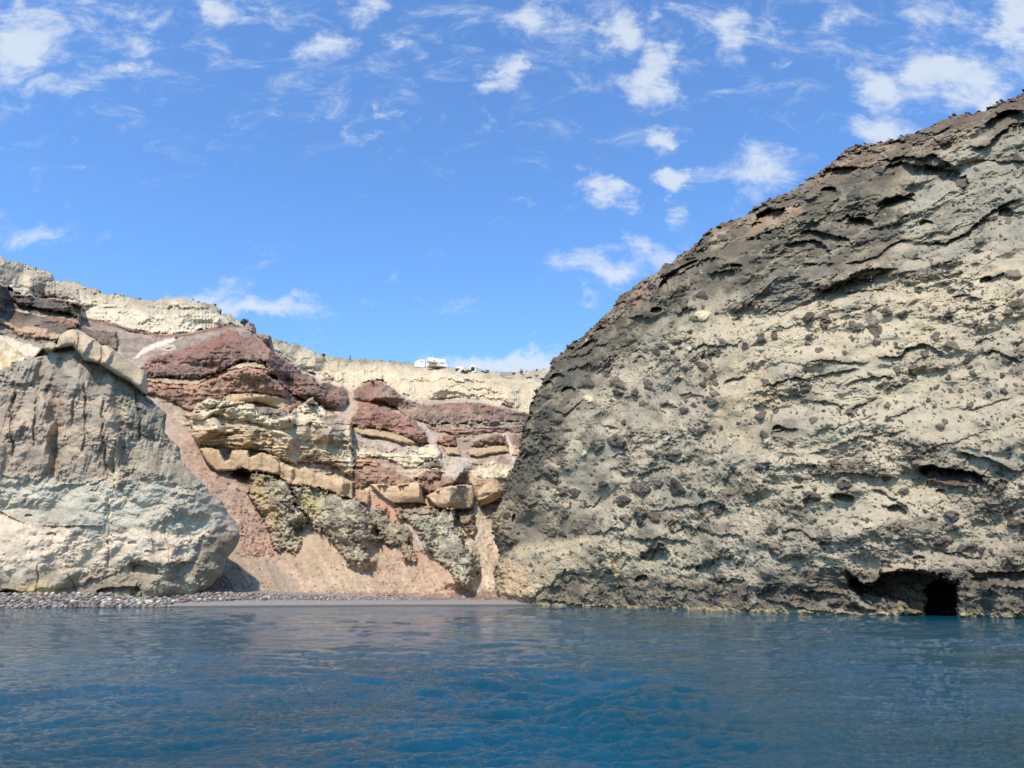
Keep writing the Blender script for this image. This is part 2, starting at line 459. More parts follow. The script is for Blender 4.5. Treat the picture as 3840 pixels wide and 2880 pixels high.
def plain(name, c, rough=.8, var=.0, sc=3., raw=False, bump=0.):
    m = bpy.data.materials.new(name); m.use_nodes = True
    t = m.node_tree; b = t.nodes['Principled BSDF']
    col = tuple(float(v) for v in (c if raw else alb(c)))
    b.inputs['Roughness'].default_value = rough; b.inputs['Base Color'].default_value = (*col, 1)
    n = N(t, 'ShaderNodeTexNoise'); n.inputs['Scale'].default_value = sc; n.inputs['Detail'].default_value = 5
    tcn = N(t, 'ShaderNodeTexCoord'); t.links.new(tcn.outputs['Object'], n.inputs['Vector'])
    mr_ = N(t, 'ShaderNodeMapRange'); mr_.inputs['From Min'].default_value = .3; mr_.inputs['From Max'].default_value = .7
    mr_.inputs['To Min'].default_value = 1 - var; mr_.inputs['To Max'].default_value = 1 + var
    t.links.new(n.outputs['Fac'], mr_.inputs['Value'])
    mx = N(t, 'ShaderNodeMix', data_type='RGBA', blend_type='MULTIPLY'); mx.inputs['Factor'].default_value = 1
    mx.inputs['A'].default_value = (*col, 1); t.links.new(mr_.outputs[0], mx.inputs['B'])
    t.links.new(mx.outputs['Result'], b.inputs['Base Color'])
    if bump:
        bp = N(t, 'ShaderNodeBump'); bp.inputs['Strength'].default_value = bump; bp.inputs['Distance'].default_value = .05
        t.links.new(n.outputs['Fac'], bp.inputs['Height']); t.links.new(bp.outputs[0], b.inputs['Normal'])
    return m
M_near = rock_mat('cliff_rock', 1.3, .8, .30)
M_far = rock_mat('mountain_rock', .55, .8, .30)

KR = 1.25      # strength of crumbly relief
def blur(a, r):
    for ax in (0, 1):
        for _ in range(2):
            p = np.pad(a, [(r + 1, r) if i == ax else (0, 0) for i in range(a.ndim)], mode='edge').astype(np.float64)
            c = np.cumsum(p, ax)
            a = ((np.take(c, range(2 * r + 1, c.shape[ax]), ax) - np.take(c, range(0, c.shape[ax] - 2 * r - 1), ax)) / (2 * r + 1)).astype(f32)
    return a
def calm_patches(s, m, kh=.7, kc=.6, r=5):
    hb = blur(s.h, r); s.h += (m * kh * (hb - s.h)).astype(f32)
    cb = blur(s.c, r); s.c += (m * kc)[..., None].astype(f32) * (cb - s.c)
# texture treatments used inside zones
def rough_tex(A, fr, k=4):
    def f(s, B, w, d):
        n = ridged(s.u[B] * f32(fr), s.v[B] * f32(fr), k, s.seed + 3, .6)
        s.h[B] += (w * A * .55 * n).astype(f32)
    return f
def crumbly(A, fr, dark=.35):
    def f(s, B, w, d):
        f1, f2, i = worley(s.u[B] * f32(fr) + s.wr2[B] * f32(.35), s.v[B] * f32(fr * 1.3) + s.wr[B] * f32(.35), s.seed)
        n = fbm(s.u[B] * f32(fr * .4), s.v[B] * f32(fr * .4), 4, 3, .6)
        s.h[B] += (w * A * KR * (.7 * (.7 - f1) + .6 * n)).astype(f32)
        s.c[B] *= (1 + w * (i - .5) * dark)[..., None].astype(f32)
    return f
def flutes(A, fr):
    def f(s, B, w, d):
        n = ridged(s.u[B] * f32(fr), s.v[B] * f32(fr * .12), 2, s.seed + 8, .4)
        s.h[B] += (w * A * n * .5).astype(f32)
    return f
def strat(A, fr, c=.35, tilt=0.):
    def f(s, B, w, d):
        vv = s.v[B] + tilt * s.u[B]
        q = pn(s.u[B] * f32(.05), vv * f32(fr) + s.wr[B] * f32(.8), 21) + .6 * pn(s.u[B] * f32(.08), vv * f32(fr * 2.3) + s.wr[B] * f32(.6), 22)
        s.h[B] += (w * A * .55 * (q + .3 * np.tanh(q * 8))).astype(f32)
        s.c[B] *= np.clip(1 + c * w * q, .5, 1.4)[..., None].astype(f32)
    return f
def both(*fs):
    def f(s, B, w, d):
        for g in fs: g(s, B, w, d)
    return f

# ================================================================== the mountainside at the back of the bay
RIM = T('S', [(-500, 860), (-250, 925)]) + T('C1', [(0,140),(60,165),(160,190),(300,235),(425,262),(450,320),(490,340),(560,335),(700,375),(900,445),(1000,450),(1150,490),(1290,500),(1370,480),
     (1480,470),(1560,480),(1640,520),(1770,530),(1830,570),(1845,605),(1920,630),(1975,660),(2070,720),(2150,770)]) + \
     T('C3', [(985,400),(1060,425),(1130,440),(1215,490),(1330,505),(1470,535),(1500,565),(1590,590),(1625,630),(1740,650),(1850,660),(2000,685)]) + \
     T('C5', [(160,245),(360,250),(460,252),(520,265),(740,275),(810,292),(900,298),(1090,315),(1210,330),(1300,340),(1500,360),(1700,380),(1830,375),(1980,345),(2110,345),(2300,360)]) + [(2500, 1400)]
MT_OUT = RIM + [(2500, 2330), (-500, 2330)]
MT_CTRL = [(-450,2260,134),(0,2260,134),(500,2250,135),(900,2238,137),(1300,2235,138),(1750,2232,138),(1950,2235,143),(2400,2235,150),
  (600,2100,145),(1000,2100,146),(1400,2100,146),(1850,2100,153),(2400,2100,165),(600,1900,152),(1000,1950,155),(1400,1950,156),(1850,1950,162),
  (700,1750,160),(1000,1800,160),(1400,1800,163),(1800,1800,166),(2400,1800,180),(600,1600,172),(1000,1650,168),(1400,1650,180),(1850,1650,190),
  (0,1500,170),(-450,1500,160),(600,1450,186),(1000,1500,180),(1400,1500,205),(1850,1500,225),(0,1250,205),(-450,1250,190),(300,1250,210),(700,1330,205),(1000,1330,200),(1300,1400,255),(1850,1420,275),
  (-450,950,215),(0,1050,232),(300,1130,250),(650,1150,258),(900,1200,262),(1200,1300,290),(1500,1350,320),(1900,1370,340),(2400,1380,340)]
mt = Relief(-460, 2460, 930, 2300, 2.2, MT_CTRL, MT_OUT, 1, (1.0, .0, .0, .0, 1))
mt.kc = 1.25
mt.base((176, 158, 143))
mt.h += (1.6 * fbm(mt.u * f32(.05), mt.v * f32(.05), 3, 2) + .45 * fbm(mt.u * f32(.3), mt.v * f32(.3), 5, 5, .55)).astype(f32)
mt.h += (.14 * mt.wr2 + .10 * mt.wr).astype(f32)
mt.noise = mt.h.copy()
mt.c *= (1 + .18 * mt.wr[..., None])
mt.zone('F', [(330,730),(560,760),(700,800),(1150,890),(1250,920),(1250,1130),(1060,1130),(900,1080),(700,1060),(560,1040),(420,950),(330,860)], (186, 164, 138), (158, 134, 114), soft=20, warp=10, mix_s=.12,
        tex=both(strat(.7, .5, .38), strat(.25, 2.2, .25), crumbly(.4, .8, .35)))
mt.noise = mt.h.copy()
# --- pale pumice cliff under the rim
low = T('C1', [(-1000,700),(0,770),(60,360),(110,440),(220,460),(400,485),(670,545),(680,640),(900,690),(1100,740),(1300,775),(1450,785),(1600,760),(1800,715),(1930,700),(2100,770)]) + \
      T('C3', [(1140,560),(1230,640),(1330,700),(1460,800),(1600,840),(1640,910),(1750,920),(1830,960),(1990,990)]) + \
      T('C5', [(230,520),(300,480),(400,450),(480,460),(600,560),(700,600),(900,640),(1150,630),(1420,640),(1500,670),(1700,710),(1900,780),(2300,800)])
mt.zone('S', RIM[:-1] + low[::-1], (196, 182, 156), (178, 164, 144), prot=0, steep=0.6, tex=both(rough_tex(1.6, .11, 6), flutes(1.0, .10), flutes(.3, .4), strat(1.1, .45, .30), crumbly(.35, .6, .25)), mix_s=.08)
def under(line, off): return line + [(x, y - off) for x, y in line[::-1]]
bright = low[6:]
mt.zone('S', under(bright, 62), (226, 212, 186), (212, 196, 168), soft=22, warp=14, prot=0, tex=strat(.7, .8, .16), mix_s=.2)
mt.zone('S', under(bright[9:], 120), (220, 200, 165), (212, 186, 148), soft=20, warp=14, tex=both(strat(.9, .5, .15), rough_tex(.5, .12, 3)), op=.8)
# rim strip: rubbly, slightly darker soil and scrub
mt.zone('S', under(RIM[2:-2], -26), (160, 150, 122), (190, 176, 150), soft=9, warp=12, op=.7, mix_s=.5)
mt.zone('C5', [(0,232),(160,245),(360,250),(460,252),(740,275),(810,292),(900,298),(1090,315),(1080,345),(900,330),(640,310),(460,290),(300,300),(0,265)], (118, 116, 82), (150, 138, 108), soft=8, op=.8)
mt.zone('C3', [(1130,440),(1300,505),(1470,535),(1440,560),(1250,530)], (128, 124, 98), soft=6, op=.7)
mt.zone('C1', [(490,335),(560,335),(700,375),(900,445),(860,470),(700,430),(560,400)], (176, 158, 130), soft=8, op=.8)
mt.zone('C1', [(470,350),(640,400),(660,500),(540,490),(440,460),(380,480),(240,400),(260,300),(330,290),(430,290)], (178, 164, 146), (160, 146, 128), prot=2.5, R=30, tex=rough_tex(.6, .2))
mt.zone('C1', [(60,365),(130,380),(300,440),(330,480),(250,470),(110,440)], (200, 190, 176), soft=6)
mt.zone('C1', [(680,540),(780,560),(880,640),(1000,700),(900,690),(680,640)], (216, 206, 190), soft=10, warp=3)
mt.crest('C1', [(240,280),(250,400),(220,460)], 4, 90, 60)
mt.crest('C1', [(650,390),(680,480),(670,560)], 5, 120, 60)
mt.crest('C1', [(1540,480),(1700,570),(1880,690)], 4.5, 200, 45)
mt.zone('C1', [(1640,520),(1770,530),(1840,575),(1920,640),(1970,670),(1930,700),(1800,600),(1700,560)], (176, 166, 140), (150, 138, 116), soft=5, tex=rough_tex(.7, .25))
for (cr, pl, A, wl, wr_) in [('C3', [(1600,590),(1610,680),(1600,800)], 7, 70, 40), ('C3', [(1460,680),(1450,770)], 4, 60, 35), ('C3', [(1710,820),(1700,900)], 4, 50, 40),
     ('C5', [(410,260),(420,380),(430,450)], 8, 90, 110), ('C5', [(660,440),(665,545)], 3, 60, 40), ('C5', [(740,460),(735,570)], 4, 30, 60), ('C5', [(1100,320),(1120,440),(1040,600)], 7, 60, 90),
     ('C5', [(1300,420),(1290,620)], 5, 70, 60), ('C5', [(1500,480),(1530,600)], 5, 70, 50), ('C5', [(1700,500),(1720,680)], 5, 70, 50), ('C5', [(880,320),(860,460)], 4, 50, 50),
     ('C5', [(1400,370),(1440,460)], 4, 40, 40), ('C5', [(600,330),(620,440)], 3, 40, 40), ('C5', [(1000,480),(960,620)], 3, 60, 40)]:
    mt.crest(cr, pl, A, wl, wr_)
mt.ledge('C5', [(800,455),(950,470),(1100,430),(1230,470),(1340,450),(1500,490),(1700,500),(1900,500)], 2.0, 8, 14)
mt.ledge('C5', [(650,450),(760,455),(900,460)], 1.5, 6, 12)
mt.ledge('C5', [(1040,520),(1200,500),(1330,540),(1560,560),(1800,620)], 1.6, 6, 10)
mt.ledge('C5', [(900,600),(1100,560),(1300,590),(1600,650),(1880,730)], 1.6, 6, 9)
mt.ledge('C3', [(1460,770),(1600,790),(1700,840),(1850,900)], 1.6, 6, 10)
mt.ledge('C3', [(1160,560),(1300,640),(1450,700)], 1.6, 6, 10)
# --- dark layered lava at the left
mt.zone('C1', [(-1000,900),(-1000,250),(-200,330),(0,360),(60,400),(110,440),(220,460),(400,490),(600,510),(672,545),(668,640),(655,718),(760,740),(968,762),(972,900),(900,905),(830,860),(760,820),
   (650,735),(600,730),(520,770),(470,820),(350,870),(200,830),(0,780)], (122, 106, 94), (98, 86, 78), prot=0, steep=0.5, tex=both(strat(.9, .6, .32), rough_tex(.45, .35, 4)), mix_s=.15)
mt.zone('C1', [(110,480),(300,490),(560,500),(672,545),(664,640),(655,715),(625,690),(640,640),(540,610),(300,560),(130,540)], (84, 76, 70), (104, 92, 82), prot=4, R=14, tex=strat(.6, .9, .3))
mt.zone('C1', [(700,765),(968,762),(974,900),(900,905),(800,850)], (100, 84, 74), (120, 100, 88), prot=3.5, R=12, tex=crumbly(.5, .6))
mt.zone('C1', [(90,565),(300,610),(540,640),(640,670),(635,700),(500,670),(300,625),(90,575)], (205, 180, 158), soft=3, warp=3, op=.9)
mt.zone('C1', [(360,620),(540,650),(640,680),(630,715),(450,670),(370,640)], (164, 114, 94), (140, 100, 84), soft=4, warp=5)
mt.zone('C1', [(-800,620),(0,640),(150,730),(250,715),(400,735),(415,790),(405,825),(250,800),(150,790),(100,740),(0,690)], (196, 158, 126), (180, 146, 118), prot=2.2, R=22, warp=3)
mt.zone('C1', [(415,775),(500,780),(500,820),(410,825)], (196, 164, 132), prot=1.5, R=14, warp=3)
mt.zone('C1', [(-600,660),(0,690),(100,750),(220,830),(420,870),(300,900),(100,850),(0,790)], (150, 134, 124), soft=6)
mt.zone('C1', [(-800,780),(0,780),(120,830),(330,900),(300,960),(220,970),(0,870)], (222, 206, 186), (210, 192, 172), soft=5)
mt.zone('C1', [(-1000,830),(0,810),(50,850),(130,900),(190,960),(230,985),(150,1030),(0,1110),(-1000,1200)], (222, 206, 170), (196, 168, 120), prot=2.5, R=30, tex=crumbly(.6, .5), mix_s=.4)
# --- banded beds under the pale cliff
mt.zone('C1', [(670,635),(900,690),(1100,745),(1300,785),(1450,795),(1600,775),(1800,725),(1950,700),(2060,720),(2150,790),(2000,790),(1850,790),(1700,870),(1600,930),(1500,945),(1380,910),(1250,930),
   (1120,1010),(1000,960),(975,800),(960,765),(760,740),(660,715)], (152, 134, 122), (134, 118, 108), tex=both(strat(.6, 1.0, .3), rough_tex(.2, .3, 3)))
mt.zone('C1', [(670,632),(900,686),(1100,740),(1300,780),(1450,790),(1600,768),(1800,722),(1940,700),(1960,712),(1800,745),(1600,790),(1450,812),(1300,806),(1100,768),(900,712),(672,655)], (146, 98, 78), (120, 88, 76), soft=3, warp=3, prot=.8, R=6)
mt.zone('C1', [(800,690),(1000,740),(1200,790),(1450,815),(1620,800),(1600,822),(1450,838),(1200,818),(1000,770),(820,715)], (186, 152, 142), (160, 130, 122), soft=4, warp=5, op=.8)
mt.ledge('C1', [(900,700),(1100,755),(1260,785)], 1.4, 5, 9, (70,60,54))
mt.zone('C1', [(1445,805),(1330,840),(1200,890),(1105,985),(1135,985),(1230,915),(1330,880),(1470,832)], (220, 208, 188), soft=4, warp=3)
mt.zone('C1', [(1330,860),(1450,870),(1480,900),(1400,925),(1280,905)], (214, 200, 180), soft=6, op=.7)
# --- red lava ridge
mt.zone('C3', [(-190,860),(-215,800),(-120,680),(0,640),(60,610),(200,620),(350,550),(500,480),(640,420),(690,395),(800,398),(830,440),(870,445),(920,410),(1000,428),(1130,448),(1145,560),(1165,605),(1240,640),(1380,750),
   (1480,840),(1590,850),(1640,950),(1740,925),(1850,970),(1905,962),(1965,1085),(1940,1150),(1845,1205),(1700,1192),(1560,1130),(1400,1060),(1330,1020),(1240,900),(1115,830),(1110,780),(1080,720),
   (960,690),(820,710),(700,770),(600,820),(430,890),(300,885),(100,872),(-60,860)], (142, 106, 96), (122, 98, 88), prot=3, steep=.7, R=10, tex=both(crumbly(.6, .45, .4), crumbly(.55, 1.1, .5), rough_tex(.5, .3, 5)), mix_s=.15, warp=7)
mt.zone('C3', [(-190,700),(0,645),(60,615),(200,625),(350,555),(500,490),(640,430),(700,400),(800,405),(830,470),(700,560),(500,620),(300,660),(100,690)], (152, 100, 86), (134, 92, 82), soft=22, warp=14, op=.75)
mt.zone('C3', [(-100,860),(-60,790),(150,780),(400,800),(600,770),(700,700),(760,730),(600,825),(430,895),(300,890),(100,876)], (132, 108, 98), (112, 92, 88), soft=16, warp=12, op=.85)
mt.zone('C3', [(800,400),(900,415),(980,400),(1060,440),(1140,450),(1100,480),(940,450),(860,450)], (132, 118, 106), soft=6, op=.8)
mt.crest('C3', [(1120,430),(1140,560),(1120,720),(1110,850)], 8, 260, 150)
mt.crest('C3', [(690,395),(600,520),(430,700)], 4, 90, 130)
mt.crest('C3', [(1460,840),(1500,960),(1580,1100)], 4.5, 60, 60)
mt.crest('C3', [(1590,860),(1640,970),(1680,1120)], 5, 45, 50)
mt.crest('C3', [(1850,970),(1860,1080),(1850,1190)], 5, 60, 40)
# beds under it
mt.zone('C3', [(-190,900),(-100,860),(100,880),(300,905),(400,925),(430,885),(640,815),(760,745),(900,712),(1060,705),(1100,745),(1122,800),(1000,775),(900,765),(700,800),(640,835),(500,880),(400,945),(200,950),(0,930)],
   (196, 170, 136), (168, 146, 118), prot=1.6, R=10, warp=3, tex=strat(.35, 2.0, .3))
mt.zone('C3', [(-200,940),(0,920),(200,950),(350,962),(420,930),(560,862),(760,812),(900,765),(1112,802),(1112,850),(1010,840),(900,795),(760,835),(640,880),(540,935),(430,945),(400,990),(300,1003),(50,985),(-150,960)],
   (196, 134, 108), (170, 112, 90), prot=.8, R=8, warp=5, tex=crumbly(.3, .8))
mt.ledge('C3', [(-50,968),(50,985),(200,992),(310,1004)], 1.6, 4, 10, (80,50,42))
mt.ledge('C3', [(200,890),(330,905),(420,880),(560,835),(700,770)], 1.4, 5, 8)
mt.zone('C3', [(-260,1000),(0,990),(300,1005),(400,995),(430,940),(640,880),(780,832),(900,795),(1100,850),(1240,900),(1335,1030),(1320,1095),(1240,1070),(1000,1038),(760,1036),(690,1060),(640,1115),(580,1195),
   (420,1230),(330,1220),(200,1170),(80,1080),(-100,1050)], (162, 120, 98), (140, 110, 90), prot=2, steep=.7, R=10, tex=both(crumbly(.5, .5, .4), crumbly(.5, 1.2, .5)), mix_s=.2)
mt.zone('C3', [(700,940),(900,880),(1100,890),(1290,960),(1320,1060),(1200,1040),(1000,1000),(800,990)], (178, 122, 100), (150, 112, 94), soft=14, warp=12, op=.7, mix_s=.5)
mt.zone('C3', [(790,820),(1000,810),(1130,860),(1000,900),(860,870)], (148, 128, 112), soft=8, op=.7)
mt.crest('C3', [(1110,850),(1260,980),(1325,1090)], 5, 200, 50)
# tan slab
mt.zone('C3', [(675,1062),(760,1040),(1000,1040),(1240,1072),(1330,1108),(1332,1165),(1290,1200),(1180,1175),(1100,1160),(1000,1122),(800,1150),(640,1190),(600,1240),(560,1256),(450,1312),(330,1312),(255,1262),(400,1212),(575,1190),(640,1120)],
   (196, 166, 124), (184, 154, 114), prot=2.4, calm=.85, steep=0.6, R=20, warp=2, soft=2)
mt.ledge('C3', [(640,1195),(760,1150),(1000,1124),(1180,1178),(1290,1205)], 2.2, 3, 16, jag=2)
mt.ledge('C3', [(330,1312),(400,1316),(460,1308)], 3.0, 3, 14, jag=2)
# grey conglomerate block
mt.zone('C3', [(560,1210),(640,1190),(900,1160),(1290,1205),(1345,1300),(1335,1390),(1240,1420),(1000,1345),(800,1315),(560,1275)], (140, 126, 114), (118, 108, 98), prot=1.5, steep=0.6, R=16, tex=both(strat(.4, .7, .2), crumbly(.35, .8)))
mt.zone('C3', [(1340,1060),(1500,1110),(1700,1200),(1850,1245),(1640,1275),(1480,1230),(1360,1150)], (150, 130, 112), (120, 96, 82), prot=.8, R=14, tex=strat(.6, 1.3, .35))
mt.zone('C3', [(1340,1200),(1400,1150),(1640,1275),(1540,1370),(1420,1370),(1345,1340)], (128, 80, 66), (108, 76, 66), prot=.8, R=16, tex=crumbly(.6, .6, .5))
mt.crest('C3', [(1330,1170),(1345,1300),(1330,1400)], 4, 80, 30)
# --- cream banded block
mt.zone('C4', [(330,-20),(370,60),(440,68),(570,72),(700,95),(870,95),(1000,110),(1130,170),(1280,230),(1350,200),(1640,220),(1850,380),(1862,280),(1840,150),(1835,0),(1830,-160),(1700,-230),(1540,-310),(1460,-390),(1340,-330),
   (1240,-240),(1100,-190),(960,-240),(900,-330),(760,-370),(600,-360),(470,-400),(350,-360),(280,-150)], (226, 208, 174), (206, 188, 156), prot=2, steep=.7, R=14, tex=both(crumbly(.45, .5, .3), rough_tex(.4, .25, 3)), mix_s=.25)
mt.zone('C4', [(330,-20),(370,60),(600,72),(850,95),(1060,120),(1080,0),(1060,-80),(900,-150),(700,-160),(500,-120),(320,-100)], (206, 176, 134), (186, 156, 118), soft=8, tex=strat(.9, 1.5, .45), prot=1.2, R=14)
mt.zone('C4', [(1070,60),(1210,60),(1240,130),(1230,190),(1100,150)], (206, 178, 138), soft=4, tex=strat(.8, 1.8, .4), prot=1.2, R=14)
mt.zone('C4', [(1350,60),(1500,70),(1660,120),(1850,280),(1855,380),(1640,220),(1350,170)], (204, 176, 140), (160, 140, 116), soft=4, tex=strat(.9, 1.8, .5), prot=1.5, R=14)
mt.zone('C4', [(590,90),(690,110),(660,180),(620,170)], (150, 130, 116), soft=4, tex=crumbly(.3, .9))
mt.zone('C4', [(860,70),(1060,60),(1060,120),(930,140),(850,150)], (150, 130, 114), soft=4, tex=crumbly(.3, .9))
mt.zone('C4', [(1340,170),(1640,225),(1860,360),(1750,370),(1500,300),(1360,250)], (166, 146, 126), (190, 166, 138), soft=4, tex=crumbly(.35, .9))
mt.zone('C4', [(1240,-200),(1300,-220),(1400,-60),(1380,20),(1250,80),(1200,0)], (190, 176, 150), soft=10, op=.7)
mt.zone('C3', [(1650,1430),(1760,1440),(1870,1500),(1960,1650),(1780,1640),(1700,1560),(1500,1540)], (150, 134, 116), (180, 164, 136), soft=12, op=.8, tex=crumbly(.4, .6))
mt.zone('C3', [(1640,1270),(1850,1250),(1890,1420),(1740,1370),(1660,1320)], (156, 132, 112), (126, 108, 94), soft=5, tex=crumbly(.5, .5))
mt.zone('C3', [(560,1290),(700,1330),(1000,1360),(1060,1430),(900,1420),(720,1400),(620,1420)], (188, 172, 146), (150, 134, 118), soft=10, op=.7, tex=crumbly(.3, .8))
for pl, A, a_, b__ in [([(1510,1340),(1520,1500)], 3.5, 70, 22), ([(1640,1290),(1750,1400),(1740,1520)], 4, 60, 60), ([(470,1270),(520,1400),(400,1520)], 3.5, 50, 60), ([(590,1320),(600,1480)], 2.5, 50, 30), ([(960,1440),(930,1560)], 3, 60, 30), ([(1240,1440),(1340,1480),(1340,1600)], 3, 50, 30)]:
    mt.crest('C3', pl, A, a_, b__)
# --- tan massive fluted beds
TAN, TAN2 = (208, 176, 136), (194, 158, 120)
mt.zone('C4', [(370,75),(440,68),(570,90),(585,140),(625,205),(665,180),(690,100),(850,95),(862,160),(930,140),(975,115),(1130,175),(1160,215),(1280,262),(1350,292),(1385,258),(1500,310),(1750,370),(1850,400),(1852,575),(1800,560),
   (1600,482),(1500,452),(1380,442),(1290,440),(1240,430),(1190,385),(1130,342),(980,312),(900,302),(840,322),(700,297),(530,297),(480,250),(400,150)], TAN, TAN2, prot=2.6, steep=.8, calm=.85, R=8, warp=2.5, soft=2, tex=flutes(.9, .30), mix_s=.25)
mt.zone('C4', [(905,290),(930,140),(975,115),(1130,178),(1150,250),(1140,330),(1060,335),(980,312)], TAN, TAN2, prot=1.2, R=10, warp=2, soft=3)
mt.zone('C4', [(1170,240),(1285,265),(1280,350),(1250,432),(1190,380),(1160,300)], (190, 154, 120), TAN, prot=1.5, R=16, warp=2, soft=3)
for pl in ([(370,80),(570,98),(600,150)], [(690,108),(850,103),(880,160)], [(960,125),(1130,185),(1160,225)], [(1160,225),(1280,270)], [(1370,268),(1500,318),(1700,368),(1850,405)]):
    mt.ledge('C4', pl, .9, 4, 5, jag=1.5)
    mt.ledge('C4', [(x, y - 12) for x, y in pl], .8, 4, 4, (226,206,168), jag=1.5)
mt.hollow('C4', 775, 340, 95, 75, 10, 5.5, .12)
mt.zone('C4', [(690,300),(780,240),(845,325),(862,440),(850,490),(780,440),(700,380)], (150, 112, 84), (120, 88, 68), soft=5)
mt.zone('C4', [(530,297),(700,300),(720,350),(640,350)], (176, 142, 104), soft=5)
mt.crest('C4', [(1745,370),(1740,540)], 2.5, 60, 30)
# --- greenish altered lava outcrops
GRN = dict(tex=both(crumbly(.6, .5, .4), crumbly(.45, 1.4, .5), rough_tex(1.1, .22, 6)), mix_s=.35, warp=13, soft=8)
mt.zone('C4', [(865,315),(980,315),(1100,335),(1190,385),(1240,430),(1270,500),(1290,610),(1390,690),(1412,770),(1392,830),(1310,870),(1332,950),(1332,1040),(1340,1085),(1210,1072),(1100,1032),(1060,940),(1000,800),(950,680),(865,560)],
   (178, 164, 136), (138, 128, 110), prot=1.4, steep=0.35, R=48, **GRN)
mt.zone('C4', [(865,320),(950,320),(1000,500),(1100,650),(1180,720),(1080,830),(1000,760),(940,660),(870,540)], (204, 172, 116), (170, 154, 112), soft=16, warp=12, op=.8)
mt.zone('C4', [(1255,440),(1400,452),(1500,462),(1780,555),(1850,595),(1940,625),(2042,700)] , (0,0,0), prot=0, op=0)
mt.zone('C4', [(1270,445),(1400,450),(1500,462),(1780,555),(1880,600),(1960,640),(2000,720),(2060,850),(2090,960),(2010,1000),(1960,1050),(2000,1140),(1985,1225),(1900,1225),(1770,1165),(1710,1060),(1650,960),(1500,855),(1420,800),(1400,700),(1300,600)],
   (174, 162, 136), (134, 124, 108), prot=1.4, steep=0.35, R=56, **GRN)
mt.zone('C4', [(1300,560),(1400,500),(1560,560),(1520,680),(1420,720)], (198, 188, 122), (170, 162, 118), soft=20, warp=14, op=.7)
mt.crest('C4', [(1260,420),(1300,640),(1410,760)], 3, 120, 40)
mt.crest('C4', [(1840,590),(1900,800),(1990,960)], 5, 180, 60)
mt.crest('C4', [(1990,960),(1990,1200)], 3, 120, 40)
mt.zone('C6', [(330,560),(400,490),(480,512),(500,600),(640,640),(700,740),(722,850),(748,910),(750,995),(700,985),(620,880),(500,830),(420,765)], (158, 142, 112), (132, 120, 100), prot=2, R=30, **GRN)
mt.zone('C6', [(555,505),(850,490),(980,540),(1110,530),(1150,640),(1165,700),(1205,830),(1272,920),(1330,1000),(1352,1050),(1335,1130),(1290,1175),(1240,1245),(1210,1235),(1140,1160),(1050,1070),(862,915),(850,780),(700,640),(600,600)],
   (170, 162, 140), (136, 128, 112), prot=1.4, steep=0.35, R=50, **GRN)
mt.zone('C6', [(950,1000),(1100,1050),(1240,1180),(1210,1235),(1140,1165),(1040,1070)], (196, 188, 140), soft=20, warp=12, op=.7)
mt.crest('C6', [(1240,850),(1260,1000),(1240,1230)], 5, 150, 40)
mt.crest('C6', [(870,560),(890,760),(870,900)], 3, 60, 40)
mt.zone('C6', [(1115,540),(1300,560),(1312,660),(1325,700),(1290,742),(1200,702),(1150,645)], (146, 120, 98), (110, 96, 80), prot=2.5, R=22, tex=both(strat(.8, 1.1, .3), crumbly(.5, .8)))
mt.zone('C6', [(570,500),(860,480),(990,545),(900,560),(700,560)], (176, 148, 126), (150, 126, 108), prot=1, R=12, tex=crumbly(.4, .9))
# --- centre: red-brown cones over tan blocks
BR = dict(tex=crumbly(.45, .8, .45), mix_s=.3)
mt.zone('C6', [(190,120),(350,100),(460,110),(600,190),(785,258),(600,302),(450,285),(330,285),(250,330),(200,330)], (166, 126, 102), (146, 108, 90), prot=2.5, R=24, **BR)
mt.zone('C6', [(745,222),(1000,250),(1060,240),(1130,170),(1205,122),(1240,180),(1292,292),(1080,295),(960,345),(850,388),(800,300)], (158, 118, 98), (140, 104, 88), prot=2.5, R=24, **BR)
mt.zone('C6', [(1100,295),(1085,230),(1130,170),(1205,122),(1240,180),(1290,290)], (118, 88, 74), (98, 76, 66), soft=5, op=.85)
mt.crest('C6', [(1200,110),(1090,290)], 5, 60, 45)
mt.zone('C6', [(740,222),(830,160),(990,140),(1000,240),(860,245)], (152, 118, 98), (134, 104, 88), prot=2.2, R=12, **BR)
mt.zone('C6', [(745,205),(820,150),(990,125),(1000,142),(840,172),(760,222)], (214, 186, 148), prot=.8, R=6, warp=2, soft=2)
mt.zone('C6', [(870,80),(990,55),(1002,128),(830,150),(790,140)], (140, 124, 110), (112, 100, 92), prot=1, R=12, **BR)
mt.zone('C6', [(325,278),(450,288),(540,305),(650,285),(780,258),(802,292),(820,400),(862,472),(770,452),(660,456),(545,460),(470,412),(400,352)], TAN, (212, 168, 126), prot=2.6, steep=.8, calm=.85, R=7, warp=2, soft=2)
mt.crest('C6', [(790,260),(785,450)], 3, 120, 22)
mt.zone('C6', [(845,392),(960,340),(1080,298),(1290,290),(1302,380),(1292,470),(1272,510),(1080,517),(965,502),(900,452)], (206, 174, 136), (188, 158, 126), prot=2.6, steep=.8, calm=.85, R=7, warp=2, soft=2)
mt.crest('C6', [(1090,290),(1050,500)], 3.2, 90, 70)
mt.zone('C6', [(1308,350),(1400,270),(1482,210),(1535,270),(1560,330),(1530,412),(1360,492),(1325,430)], (210, 178, 138), (190, 156, 122), calm=.8, prot=2.6, R=20, warp=3, soft=2, tex=strat(.3, .8, .12, -.4))
mt.zone('C6', [(1300,300),(1480,190),(1510,240),(1400,290),(1310,360)], (168, 134, 108), soft=4, tex=strat(.5, 1.8, .3))
mt.crest('C6', [(1485,200),(1530,400)], 3, 100, 30)
mt.zone('C6', [(198,330),(330,342),(345,430),(322,482),(240,445),(195,420)], (188, 148, 116), (168, 130, 102), prot=2.5, R=14, warp=2, soft=2, tex=flutes(.5, .5))
